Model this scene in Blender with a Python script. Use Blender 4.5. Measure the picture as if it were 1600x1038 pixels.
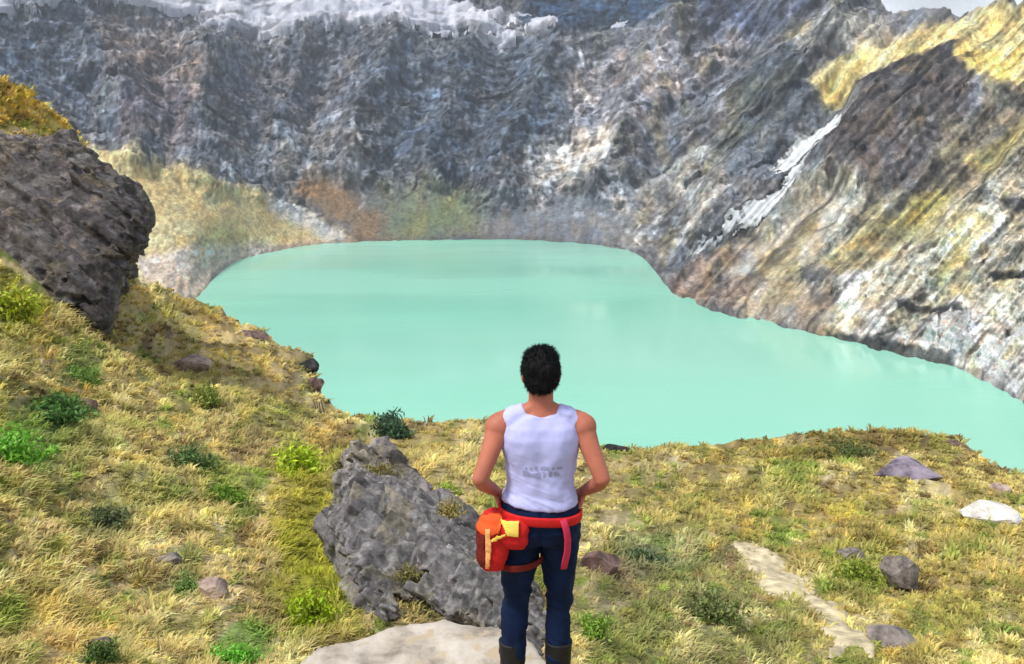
import bpy, bmesh, math, random
import numpy as np
from mathutils import Vector, Matrix

R = math.radians
rng = np.random.default_rng(11)
random.seed(5)
for o in list(bpy.data.objects):
    bpy.data.objects.remove(o)
S = bpy.context.scene
COL = S.collection

# ------------------------------------------------------------------ camera
FPX, CU, CV = 1386.0, 800.0, 519.0          # focal length and centre in photo pixels (1600 x 1038)
PITCH = math.atan((519 - 200) / FPX)
CAMZ = 2.65
LAKE = -80.0
cam_d = bpy.data.cameras.new('camera')
cam = bpy.data.objects.new('camera', cam_d)
COL.objects.link(cam)
cam.location = (0, 0, CAMZ)
cam.rotation_euler = (R(90) - PITCH, 0, 0)
cam_d.sensor_fit = 'HORIZONTAL'
cam_d.angle_x = 2 * math.atan(800 / FPX)
cam_d.clip_start = 0.1
cam_d.clip_end = 6000
S.camera = cam

# ------------------------------------------------------------------ world, sun, exposure
SUN_EL, SUN_AZ = 58.0, 242.0                 # overcast: wide soft sun from the left, a little behind the camera
w = bpy.data.worlds.new('World')
S.world = w
w.use_nodes = True
nt = w.node_tree
nt.nodes.clear()
sky = nt.nodes.new('ShaderNodeTexSky')
sky.sky_type = 'NISHITA'
sky.sun_disc = False
sky.sun_elevation = R(SUN_EL)
sky.sun_rotation = R(SUN_AZ)
sky.altitude = 3000
sky.air_density = 1.0
sky.dust_density = 3.0
hs = nt.nodes.new('ShaderNodeHueSaturation')
hs.inputs['Saturation'].default_value = 0.28
hs.inputs['Value'].default_value = 1.0
bg = nt.nodes.new('ShaderNodeBackground')
bg.inputs['Strength'].default_value = 0.125
wo = nt.nodes.new('ShaderNodeOutputWorld')
nt.links.new(sky.outputs[0], hs.inputs['Color'])
nt.links.new(hs.outputs[0], bg.inputs['Color'])
nt.links.new(bg.outputs[0], wo.inputs['Surface'])
sun_d = bpy.data.lights.new('sun', 'SUN')
sun_d.energy = 2.2
sun_d.angle = R(11)
sun_d.color = (1.0, 0.96, 0.9)
sun = bpy.data.objects.new('sun', sun_d)
COL.objects.link(sun)
az = R(SUN_AZ)
sdir = Vector((math.sin(az) * math.cos(R(SUN_EL)), math.cos(az) * math.cos(R(SUN_EL)), math.sin(R(SUN_EL))))
sun.rotation_euler = sdir.to_track_quat('Z', 'Y').to_euler()
S.view_settings.view_transform = 'Standard'
S.view_settings.look = 'None'
S.view_settings.exposure = 0.95
S.view_settings.gamma = 1

# ------------------------------------------------------------------ numeric helpers
FWD = np.array([0, math.cos(PITCH), -math.sin(PITCH)])
UPV = np.array([0, math.sin(PITCH), math.cos(PITCH)])
RGT = np.array([1.0, 0, 0])


def ray(u, v):
    u = np.asarray(u, float)[..., None]
    v = np.asarray(v, float)[..., None]
    return FPX * FWD + (u - CU) * RGT - (v - CV) * UPV


def at(u, v, r):
    """world point seen at photo pixel (u, v) at horizontal distance r"""
    d = ray(u, v)
    h = np.hypot(d[..., 0], d[..., 1])
    return np.array([0, 0, CAMZ]) + d * (np.asarray(r, float) / h)[..., None]


def water_r(u, v):
    d = ray(u, v)
    h = np.hypot(d[..., 0], d[..., 1])
    return (CAMZ - LAKE) * h / -d[..., 2]


def on_z(u, v, z):
    d = ray(u, v)
    return np.array([0, 0, CAMZ]) + d * ((CAMZ - z) / -d[..., 2])[..., None]


def lin(c):
    c = np.asarray(c, float) / 255
    return np.where(c <= 0.04045, c / 12.92, ((c + 0.055) / 1.055) ** 2.4)


def sstep(a, b, x):
    t = np.clip((np.asarray(x, float) - a) / (b - a), 0, 1)
    return t * t * (3 - 2 * t)


def _h(ix, iy, iz, seed):
    n = (ix.astype(np.int64) * 374761393 + iy.astype(np.int64) * 668265263 + iz.astype(np.int64) * 2147483647 + seed * 1274126177) & 0xffffffff
    n = ((n ^ (n >> 13)) * 1274126177) & 0xffffffff
    n = ((n ^ (n >> 16)) * 2246822519) & 0xffffffff
    n = n ^ (n >> 15)
    return (n & 0xffff) / 65535.0


def noise(x, y, z=0.0, seed=0):
    """value noise, about -1..1"""
    x, y, z = np.broadcast_arrays(np.asarray(x, float), np.asarray(y, float), np.asarray(z, float))
    xi, yi, zi = np.floor(x), np.floor(y), np.floor(z)
    fx, fy, fz = x - xi, y - yi, z - zi
    sx = fx * fx * fx * (fx * (fx * 6 - 15) + 10)
    sy = fy * fy * fy * (fy * (fy * 6 - 15) + 10)
    sz = fz * fz * fz * (fz * (fz * 6 - 15) + 10)
    out = 0
    for dz in (0, 1):
        wz = sz if dz else 1 - sz
        for dy in (0, 1):
            wy = sy if dy else 1 - sy
            for dx in (0, 1):
                wx = sx if dx else 1 - sx
                out = out + wx * wy * wz * _h(xi + dx, yi + dy, zi + dz, seed)
    return out * 2 - 1


def fbm(x, y, z=0.0, o=4, seed=0, gain=0.5):
    a, s, f, t = 1.0, 0.0, 1.0, 0.0
    for k in range(o):
        s = s + a * noise(np.asarray(x) * f, np.asarray(y) * f, np.asarray(z) * f, seed + k * 17)
        t += a
        a *= gain
        f *= 2.03
    return s / t * 1.5


def ridged(x, y, z=0.0, o=4, seed=0):
    a, s, f, t = 1.0, 0.0, 1.0, 0.0
    for k in range(o):
        s = s + a * (1 - 2 * np.abs(noise(np.asarray(x) * f, np.asarray(y) * f, np.asarray(z) * f, seed + k * 31)))
        t += a
        a *= 0.5
        f *= 2.1
    return s / t


class TPS:
    """smooth surface through scattered (u, v) -> value points"""
    def __init__(self, pts):
        p = np.array(pts, float)
        self.c = p[:, :2] / 500
        n = len(p)
        K = self._k(self.c)
        P = np.hstack([np.ones((n, 1)), self.c])
        A = np.zeros((n + 3, n + 3))
        A[:n, :n] = K + 1e-4 * np.eye(n)
        A[:n, n:] = P
        A[n:, :n] = P.T
        self.w = np.linalg.solve(A, np.concatenate([p[:, 2], np.zeros(3)]))

    def _k(self, q):
        d2 = ((q[:, None, :] - self.c[None]) ** 2).sum(-1)
        return np.where(d2 > 0, 0.5 * d2 * np.log(np.maximum(d2, 1e-12)), 0)

    def __call__(self, u, v):
        u, v = np.broadcast_arrays(np.asarray(u, float), np.asarray(v, float))
        q = np.stack([u.ravel(), v.ravel()], 1) / 500
        out = np.empty(len(q))
        n = len(self.c)
        for i in range(0, len(q), 40000):
            b = q[i:i + 40000]
            out[i:i + 40000] = self._k(b) @ self.w[:n] + self.w[n] + b @ self.w[n + 1:]
        return out.reshape(u.shape)


def inside(poly, u, v):
    poly = np.asarray(poly, float)
    c = np.zeros(np.shape(u), bool)
    j = len(poly) - 1
    for i in range(len(poly)):
        xi, yi = poly[i]
        xj, yj = poly[j]
        cond = ((yi > v) != (yj > v)) & (u < (xj - xi) * (v - yi) / (yj - yi + 1e-12) + xi)
        c ^= cond
        j = i
    return c


def edge_dist(poly, u, v):
    """signed distance to the outline, positive inside"""
    poly = np.asarray(poly, float)
    d = np.full(np.shape(u), 1e9)
    for i in range(len(poly)):
        a, b = poly[i - 1], poly[i]
        ab = b - a
        t = np.clip(((u - a[0]) * ab[0] + (v - a[1]) * ab[1]) / (ab @ ab + 1e-12), 0, 1)
        d = np.minimum(d, np.hypot(u - a[0] - t * ab[0], v - a[1] - t * ab[1]))
    return np.where(inside(poly, u, v), d, -d)


def facet(co, no, size, k, seed, squash=(1, 1, 1), cells=False):
    """break a surface into angular blocks: every cell of a random division tilts its own way"""
    from mathutils.kdtree import KDTree
    rr = np.random.default_rng(seed)
    sq = np.array(squash, float) / size
    q = co * sq
    lo, hi = q.min(0) - 1, q.max(0) + 1
    ns = int(np.clip(np.prod(hi - lo) * 1.1, 8, 60000))
    if cells:
        ns = int(min(len(q), 60000, max(50, len(q) // 6, 10)))
        tgt = q[rr.integers(0, len(q), ns)]
        key = np.unique(np.floor(tgt).astype(int), axis=0, return_index=True)[1]
        pts = tgt[key] + rr.uniform(-.3, .3, (len(key), 3))
        ns = len(pts)
    else:
        pts = rr.uniform(lo, hi, (ns, 3))
    kd = KDTree(ns)
    for i, p in enumerate(pts):
        kd.insert(p, i)
    kd.balance()
    idx = np.array([kd.find(p)[1] for p in q])
    tilt = rr.normal(0, 1, (ns, 3))
    off = rr.uniform(-.5, .5, ns)
    d = ((q - pts[idx]) * tilt[idx]).sum(1) * 0.55 + off[idx] * 0.8
    out = co + no * (np.clip(d, -1, 1) * k)[:, None]
    return (out, rr.uniform(-1, 1, ns)[idx]) if cells else out


# ------------------------------------------------------------------ object helpers
def link(name, me, mat=None, parent=None):
    o = bpy.data.objects.new(name, me)
    COL.objects.link(o)
    if mat and not me.materials:
        me.materials.append(mat)
    if parent:
        o.parent = parent
    return o


def mesh_np(name, verts, faces, col=None, smooth=True):
    """faces: (n,3) or (n,4) array"""
    me = bpy.data.meshes.new(name)
    faces = np.asarray(faces, np.int32)
    k = faces.shape[1]
    me.vertices.add(len(verts))
    me.vertices.foreach_set('co', np.asarray(verts, np.float32).ravel())
    me.loops.add(faces.size)
    me.loops.foreach_set('vertex_index', faces.ravel())
    me.polygons.add(len(faces))
    me.polygons.foreach_set('loop_start', np.arange(0, faces.size, k, dtype=np.int32))
    me.update(calc_edges=True)
    me.validate()
    if smooth:
        me.polygons.foreach_set('use_smooth', np.ones(len(me.polygons), bool))
    if col is not None:
        a = me.attributes.new('Col', 'FLOAT_COLOR', 'POINT')
        c = np.ones((len(verts), 4), np.float32)
        c[:, :3] = np.clip(col, 0, 1)
        a.data.foreach_set('color', c.ravel())
    return me


def tag(o, label=None, cat=None, group=None, kind=None):
    if label: o['label'] = label
    if cat: o['category'] = cat
    if group: o['group'] = group
    if kind: o['kind'] = kind
    return o


def principled(name):
    m = bpy.data.materials.new(name)
    m.use_nodes = True
    n = m.node_tree
    return m, n, n.nodes['Principled BSDF'], n.nodes.new, n.links.new


def attr_mat(name, rough=0.95, grain=(0.6, 0.35), bump=0.0, bump_scale=1.0, amp=(0.75, 1.25), trans=0.0):
    """colour from the mesh, broken up by fine procedural grain at two scales"""
    m, n, b, new, ln = principled(name)
    at_ = new('ShaderNodeAttribute')
    at_.attribute_name = 'Col'
    tc = new('ShaderNodeTexCoord')
    prev = at_.outputs['Color']
    for i, sc in enumerate(grain):
        nz = new('ShaderNodeTexNoise')
        nz.inputs['Scale'].default_value = sc
        nz.inputs['Detail'].default_value = 6
        nz.inputs['Roughness'].default_value = 0.65
        ln(tc.outputs['Object'], nz.inputs['Vector'])
        mr = new('ShaderNodeMapRange')
        mr.inputs['From Min'].default_value = 0.3
        mr.inputs['From Max'].default_value = 0.7
        mr.inputs['To Min'].default_value = amp[0]
        mr.inputs['To Max'].default_value = amp[1]
        ln(nz.outputs['Fac'], mr.inputs['Value'])
        mx = new('ShaderNodeVectorMath')
        mx.operation = 'SCALE'
        ln(prev, mx.inputs[0])
        ln(mr.outputs[0], mx.inputs['Scale'])
        prev = mx.outputs[0]
        if bump and i == 0:
            bp = new('ShaderNodeBump')
            bp.inputs['Strength'].default_value = bump
            bp.inputs['Distance'].default_value = bump_scale
            ln(nz.outputs['Fac'], bp.inputs['Height'])
            ln(bp.outputs[0], b.inputs['Normal'])
    ln(prev, b.inputs['Base Color'])
    b.inputs['Roughness'].default_value = rough
    b.inputs['Specular IOR Level'].default_value = 0.15
    return m


def rock_mat(name, c_dark, c_mid, c_light, scale=3.0, bump=0.6, dist=0.05, speck=None, stretch=(1, 1, 1)):
    m, n, b, new, ln = principled(name)
    tc = new('ShaderNodeTexCoord')
    mp = new('ShaderNodeMapping')
    mp.inputs['Scale'].default_value = stretch
    ln(tc.outputs['Object'], mp.inputs['Vector'])
    nz = new('ShaderNodeTexNoise')
    nz.inputs['Scale'].default_value = scale
    nz.inputs['Detail'].default_value = 10
    nz.inputs['Roughness'].default_value = 0.68
    ln(mp.outputs[0], nz.inputs['Vector'])
    cr = new('ShaderNodeValToRGB')
    e = cr.color_ramp.elements
    e[0].position = 0.34
    e[0].color = (*lin(c_dark), 1)
    e[1].position = 0.68
    e[1].color = (*lin(c_light), 1)
    k = e.new(0.5)
    k.color = (*lin(c_mid), 1)
    ln(nz.outputs['Fac'], cr.inputs['Fac'])
    out = cr.outputs['Color']
    if speck is not None:                       # lichen and moss blotches
        n2 = new('ShaderNodeTexNoise')
        n2.inputs['Scale'].default_value = scale * 1.7
        n2.inputs['Detail'].default_value = 6
        ln(tc.outputs['Object'], n2.inputs['Vector'])
        mr = new('ShaderNodeMapRange')
        mr.inputs['From Min'].default_value = 0.56
        mr.inputs['From Max'].default_value = 0.64
        ln(n2.outputs['Fac'], mr.inputs['Value'])
        mx = new('ShaderNodeMix')
        mx.data_type = 'RGBA'
        ln(mr.outputs[0], mx.inputs['Factor'])
        ln(out, mx.inputs['A'])
        mx.inputs['B'].default_value = (*lin(speck), 1)
        out = mx.outputs['Result']
    ln(out, b.inputs['Base Color'])
    b.inputs['Roughness'].default_value = 0.9
    b.inputs['Specular IOR Level'].default_value = 0.2
    vo = new('ShaderNodeTexVoronoi')
    vo.feature = 'DISTANCE_TO_EDGE'
    vo.inputs['Scale'].default_value = scale * 0.9
    ln(nz.outputs['Color'], vo.inputs['Vector']) if False else ln(mp.outputs[0], vo.inputs['Vector'])
    bp = new('ShaderNodeBump')
    bp.inputs['Strength'].default_value = bump
    bp.inputs['Distance'].default_value = dist
    ln(nz.outputs['Fac'], bp.inputs['Height'])
    ln(bp.outputs[0], b.inputs['Normal'])
    return m


def plain_mat(name, rgb, rough=0.8, var=0.12, scale=40, bump=0.0, spec=0.3, sheen=0.0):
    m, n, b, new, ln = principled(name)
    tc = new('ShaderNodeTexCoord')
    nz = new('ShaderNodeTexNoise')
    nz.inputs['Scale'].default_value = scale
    nz.inputs['Detail'].default_value = 5
    ln(tc.outputs['Object'], nz.inputs['Vector'])
    mr = new('ShaderNodeMapRange')
    mr.inputs['From Min'].default_value = 0.3
    mr.inputs['From Max'].default_value = 0.7
    mr.inputs['To Min'].default_value = 1 - var
    mr.inputs['To Max'].default_value = 1 + var
    ln(nz.outputs['Fac'], mr.inputs['Value'])
    vm = new('ShaderNodeVectorMath')
    vm.operation = 'SCALE'
    vm.inputs[0].default_value = tuple(lin(rgb))
    ln(mr.outputs[0], vm.inputs['Scale'])
    ln(vm.outputs[0], b.inputs['Base Color'])
    b.inputs['Roughness'].default_value = rough
    b.inputs['Specular IOR Level'].default_value = spec
    if bump:
        bp = new('ShaderNodeBump')
        bp.inputs['Strength'].default_value = bump
        bp.inputs['Distance'].default_value = 0.01
        ln(nz.outputs['Fac'], bp.inputs['Height'])
        ln(bp.outputs[0], b.inputs['Normal'])
    return m


# ------------------------------------------------------------------ crater terrain (lake shore, walls)
SH = np.array([(-900, 760), (-300, 600), (0, 520), (200, 482), (290, 470), (308, 464), (330, 440), (360, 412), (400, 400), (450, 388),
               (545, 379), (650, 376), (800, 374), (950, 386), (990, 394), (1008, 404), (1032, 434), (1052, 459), (1090, 475), (1130, 489),
               (1200, 505), (1290, 527), (1330, 536), (1400, 552), (1480, 570), (1540, 592), (1600, 630), (1700, 690), (2000, 850), (2500, 1150)], float)
TOP = np.array([(-900, -450), (0, -380), (900, -320), (1200, -190), (1310, -60), (1360, -10), (1395, 22), (1450, 28), (1500, 22), (1550, 12), (1600, -4),
                (1700, -30), (2000, -170), (2500, -250)], float)


def shore_v(u): return np.interp(u, SH[:, 0], SH[:, 1])


cpts = [(u, v, math.log(float(water_r(u, v)))) for u, v in SH]
for u, v, r in [(800, 300, 745), (800, 200, 830), (800, 100, 915), (800, 0, 1000), (800, -320, 1290), (600, 320, 720), (600, 200, 810), (600, 80, 900),
                (400, 310, 650), (400, 250, 730), (400, 150, 810), (300, 380, 500), (300, 290, 600), (400, 0, 930), (400, -350, 1230), (200, 400, 480), (200, 260, 585), (200, 200, 660), (200, 100, 750), (200, 0, 830),
                (200, -370, 1150), (500, 335, 690), (500, 250, 775),
                (-300, 400, 350), (-300, 200, 430), (-300, 0, 520), (-300, -400, 720), (-900, 300, 230), (-900, -400, 480),
                (1050, 300, 640), (1050, 200, 725), (1050, 100, 810), (1050, 0, 900), (1050, -250, 1150), (1110, 395, 505), (1110, 330, 570),
                (1200, 420, 430), (1200, 330, 505), (1200, 250, 575), (1200, 150, 665), (1200, 50, 765), (1200, -190, 990),
                (1400, 450, 352), (1400, 330, 402), (1400, 200, 478), (1400, 110, 560), (1400, 42, 690), (1310, 300, 455), (1310, 170, 570), (1310, 60, 690),
                (1600, 500, 296), (1600, 350, 336), (1600, 200, 382), (1600, 100, 420), (1600, 10, 468), (1500, 330, 365), (1500, 130, 455), (1500, 36, 560),
                (2000, 500, 235), (2000, 200, 300), (2000, -170, 420), (2500, 500, 190), (2500, -250, 400)]:
    cpts.append((u, v, math.log(r * math.sqrt(1 + ((u - CU) / FPX) ** 2))))
far_lr = TPS(cpts)


def crater_streak(u, v):
    """coordinate across the gullies: they run down-left on the right side, straight down elsewhere"""
    k = sstep(760, 1150, u)
    q = (u * (1 - 0.23 * k) + v * (0.10 + 0.62 * k))
    l = (v * (1 - 0.4 * k) - u * 0.55 * k)
    return q, l, k


# crests of the spurs (+) and floors of the gullies (-): line, height in metres, half width in pixels
SPURS = [([(660, -60), (630, 80), (560, 200), (545, 310)], 34, 70), ([(880, 60), (830, 170), (785, 260), (770, 350)], 34, 66), ([(360, 40), (320, 150), (335, 250)], 28, 66),
         ([(1040, 60), (985, 180), (935, 290), (905, 360)], 30, 56), ([(130, 30), (200, 130), (215, 235)], 30, 60), ([(480, 60), (455, 160), (440, 270)], 18, 46), ([(730, 60), (700, 180), (670, 290)], 18, 46),
         ([(1330, 20), (1215, 160), (1140, 280), (1075, 385)], 30, 56), ([(1490, 120), (1400, 210), (1250, 330), (1120, 420), (1050, 462)], 34, 80), ([(1316, 150), (1230, 285), (1150, 350), (1080, 402)], -26, 44),
         ([(1680, 140), (1470, 370), (1310, 528)], 26, 60), ([(1590, 200), (1390, 410), (1250, 508)], -14, 44), ([(1180, 40), (1090, 150), (1030, 260), (985, 370)], -16, 44), ([(1700, 330), (1560, 450), (1480, 560)], 16, 50)]


# smooth ground: the grassy shelf and the scree fans
SMOOTH = [[(-300, 215), (150, 245), (230, 272), (380, 305), (450, 322), (560, 380), (300, 480), (-300, 640)], [(1120, 430), (1190, 372), (1290, 296), (1350, 318), (1270, 404), (1180, 446)],
          [(740, 335), (900, 312), (1010, 330), (980, 392), (750, 384)], [(1150, 480), (1210, 440), (1296, 446), (1300, 528), (1200, 508)], [(470, 330), (500, 285), (720, 300), (760, 376), (560, 378)]]


def smooth_mask(u, v):
    m = np.zeros(np.shape(u))
    wu = u + 16 * fbm(u / 40, v / 40, 2, 3, 36)
    wv = v + 10 * fbm(u / 40, v / 40, 6, 3, 37)
    for p in SMOOTH:
        m = np.maximum(m, sstep(-8, 14, edge_dist(p, wu, wv)))
    return m


def spur_disp(u, v):
    wu = u + 14 * fbm(u / 50, v / 50, 0, 3, 33)
    wv = v + 14 * fbm(u / 50, v / 50, 4, 3, 34)
    out = np.zeros(np.shape(u))
    for ln_, a, wd_ in SPURS:
        d = np.full(np.shape(u), 1e9)
        for p, q in zip(ln_[:-1], ln_[1:]):
            p, q = np.array(p, float), np.array(q, float)
            ab = q - p
            t = np.clip(((wu - p[0]) * ab[0] + (wv - p[1]) * ab[1]) / (ab @ ab), 0, 1)
            d = np.minimum(d, np.hypot(wu - p[0] - t * ab[0], wv - p[1] - t * ab[1]))
        x = np.clip(1 - d / wd_, 0, 1)
        out = out + a * np.where(a > 0, x ** 1.15, x * x * (3 - 2 * x))
    return out * (0.80 - 0.55 * sstep(110, 20, v) * (u < 900))


def crater_pos(u, v):
    r = np.exp(far_lr(u, v))
    p = at(u, v, r)
    q, l, k = crater_streak(u, v)
    above = np.clip(p[..., 2] - LAKE, 0, None)
    f = 0.30 + 0.70 * sstep(0, 12, above)
    gul = ridged(q / 46, l / 300, 0, 3, 3) * (2.6 + 2.4 * k) + ridged(q / 15, l / 120, 2, 3, 8) * (1.5 + 2.0 * k)
    big = fbm(p[..., 0] / 90, p[..., 1] / 90, p[..., 2] / 60, 4, 5) * 11 + ridged(p[..., 0] / 170 + 0.3 * k, p[..., 1] / 200, p[..., 2] / 260, 2, 12) * 12 * (1 - 0.6 * k) * sstep(5, 60, above)
    mid = ridged(p[..., 0] / 26, p[..., 1] / 26, p[..., 2] / 16, 4, 9) * 4.2 + ridged(p[..., 0] / 7, p[..., 1] / 7, p[..., 2] / 5, 3, 10) * 1.7
    soft = 1 - 0.78 * smooth_mask(u, v)
    sc = np.clip(r / 700, 0.3, 1.2)
    disp = (gul + big + mid + spur_disp(u, v) * sstep(2, 40, above)) * sc * f * soft
    d = ray(u, v)
    h = np.hypot(d[..., 0], d[..., 1])
    out = p.copy()
    out[..., 0] -= d[..., 0] / h * disp * 0.75
    out[..., 1] -= d[..., 1] / h * disp * 0.75
    out[..., 2] += disp * 0.45 + sstep(14, 0, above) * (1.5 * fbm(u / 24, v / 60, 0, 3, 38) + 0.8 * noise(u / 7, v / 30, 0, 39))
    return out


def blob(u, v, cu, cv, su, sv, ang=0.0):
    a = R(ang)
    du, dv = u - cu, v - cv
    x = du * math.cos(a) + dv * math.sin(a)
    y = -du * math.sin(a) + dv * math.cos(a)
    return 1 - np.sqrt((x / su) ** 2 + (y / sv) ** 2)


# colour regions of rock, scree and grass, plus a painted shore shadow: outline, sRGB, strength, width of the ragged border
FAR_POLY = [
    ([(-200, 20), (230, 30), (160, 90), (140, 190), (60, 160), (-200, 140)], (80, 94, 114), .8, 26),
    ([(140, 45), (250, 40), (330, 120), (310, 200), (260, 160), (190, 130)], (140, 122, 112), .75, 22),
    ([(165, 140), (250, 135), (310, 190), (290, 240), (180, 240)], (104, 96, 108), .75, 20),
    ([(600, 90), (830, 80), (900, 150), (840, 260), (740, 310), (600, 260), (560, 160)], (74, 88, 106), .8, 34),
    ([(340, 110), (560, 90), (560, 200), (360, 200)], (96, 98, 110), .5, 30),
    ([(350, 225), (500, 215), (520, 300), (380, 296)], (138, 142, 146), .75, 24),
    ([(150, 150), (190, 150), (186, 216), (160, 220)], (104, 128, 142), .5, 10),
    ([(800, -40), (1070, -40), (1050, 20), (990, 52), (860, 62), (820, 40)], (44, 66, 94), 1.0, 14),
    ([(1090, -40), (1310, -40), (1260, 20), (1150, 66), (1080, 70)], (70, 80, 106), .9, 18),
    ([(880, 130), (1010, 60), (1180, 40), (1130, 110), (1010, 200), (900, 240)], (146, 140, 144), .75, 22),
    ([(1000, 110), (1130, 60), (1100, 110), (1000, 170)], (176, 164, 160), .5, 14),
    ([(1140, 110), (1250, 70), (1262, 170), (1210, 260), (1140, 240)], (74, 82, 90), .85, 20),
    ([(820, 250), (880, 222), (955, 218), (962, 262), (900, 292), (835, 300)], (198, 194, 188), .85, 16),
    ([(860, 262), (940, 230), (958, 246), (890, 280)], (226, 218, 210), .8, 12),
    ([(740, 310), (900, 300), (1010, 310), (960, 384), (760, 384)], (134, 134, 138), .8, 18),
    ([(960, 300), (1100, 220), (1150, 260), (1090, 380), (1020, 400), (950, 384)], (146, 144, 140), .75, 18),
    ([(1040, 250), (1090, 220), (1110, 250), (1060, 290)], (178, 176, 160), .6, 10),
    ([(-300, 200), (150, 238), (230, 266), (380, 300), (450, 318), (560, 380), (300, 480), (-300, 640)], (226, 200, 128), 1.0, 8),
    ([(180, 260), (380, 300), (460, 330), (400, 345), (250, 320)], (206, 180, 108), .7, 22),
    ([(210, 400), (300, 386), (420, 382), (545, 372), (550, 388), (400, 405), (330, 446), (300, 480), (230, 440)], (212, 194, 178), .95, 10),
    ([(405, 306), (445, 312), (505, 346), (556, 378), (520, 384), (465, 358), (418, 330)], (204, 200, 192), .95, 8),
    ([(455, 298), (500, 278), (560, 308), (625, 350), (615, 376), (550, 370), (490, 335)], (152, 118, 80), .95, 18),
    ([(470, 290), (510, 284), (530, 310), (490, 320)], (158, 116, 68), .8, 14),
    ([(590, 310), (650, 292), (720, 306), (765, 345), (755, 374), (610, 374)], (130, 138, 98), .9, 26),
    ([(640, 330), (720, 320), (740, 366), (640, 366)], (122, 136, 84), .8, 20),
    ([(1120, 410), (1290, 260), (1400, 280), (1420, 330), (1300, 430), (1160, 430)], (166, 160, 138), .85, 18),
    ([(1180, 390), (1290, 320), (1320, 350), (1230, 420), (1180, 425)], (176, 172, 164), .8, 16),
    ([(1290, 215), (1350, 128), (1490, 84), (1520, 150), (1480, 262), (1380, 305), (1300, 296)], (94, 86, 84), 1.0, 14),
    ([(1480, 200), (1640, 110), (1640, 270), (1520, 320), (1440, 310)], (128, 116, 92), .85, 20),
    ([(1260, 140), (1350, 72), (1480, 42), (1660, -20), (1660, 130), (1560, 138), (1500, 126), (1490, 86), (1350, 122), (1290, 160)], (232, 206, 122), 1.0, 12),
    ([(1490, 90), (1560, 84), (1580, 126), (1510, 130)], (236, 198, 84), .9, 12),
    ([(1240, 60), (1330, 30), (1400, 60), (1320, 90), (1250, 110)], (154, 148, 132), .85, 14),
    ([(1340, 125), (1400, 108), (1488, 84), (1484, 94), (1400, 122), (1346, 136)], (52, 48, 50), .9, 4),
    ([(1380, 360), (1440, 300), (1490, 285), (1470, 320), (1400, 372)], (178, 160, 78), .95, 10),
    ([(1290, 420), (1360, 350), (1430, 350), (1400, 420), (1320, 450)], (160, 140, 88), .85, 14),
    ([(1440, 360), (1540, 280), (1660, 250), (1660, 620), (1480, 570), (1290, 530), (1330, 450)], (198, 188, 162), .9, 20),
    ([(1480, 390), (1560, 340), (1600, 360), (1500, 430)], (192, 186, 172), .7, 14),
    ([(1450, 440), (1500, 395), (1516, 404), (1470, 456)], (164, 156, 84), .85, 10),
    ([(1400, 380), (1470, 300), (1500, 300), (1440, 390)], (172, 158, 88), .7, 12),
    ([(1500, 250), (1600, 190), (1640, 200), (1540, 290)], (176, 160, 84), .75, 12),
    ([(1210, 420), (1270, 372), (1290, 380), (1240, 430)], (184, 166, 112), .7, 10),
    ([(1310, 500), (1460, 470), (1660, 540), (1660, 660), (1480, 572), (1300, 534)], (206, 196, 192), .9, 14),
    ([(1036, 460), (1090, 396), (1190, 390), (1200, 440), (1160, 480), (1080, 480)], (140, 120, 106), .95, 12),
    ([(1130, 470), (1200, 440), (1300, 440), (1300, 532), (1200, 510)], (168, 150, 128), .9, 12),
    ([(1316, 440), (1350, 430), (1340, 490), (1312, 500)], (194, 188, 192), .7, 8),
    ([(1292, 518), (1340, 522), (1486, 552), (1492, 576), (1400, 566), (1288, 544)], (66, 72, 70), .95, 5),  # shadow of the undercut right shore, painted into the terrain colour
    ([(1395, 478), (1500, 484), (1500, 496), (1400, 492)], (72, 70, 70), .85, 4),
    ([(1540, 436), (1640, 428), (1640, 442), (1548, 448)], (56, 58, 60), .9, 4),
    ([(1130, 428), (1190, 384), (1290, 300), (1340, 318), (1268, 402), (1180, 446)], (186, 176, 158), .9, 12),
    ([(1560, 320), (1640, 312), (1640, 340), (1570, 336)], (82, 84, 90), .8, 5),
]


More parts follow.
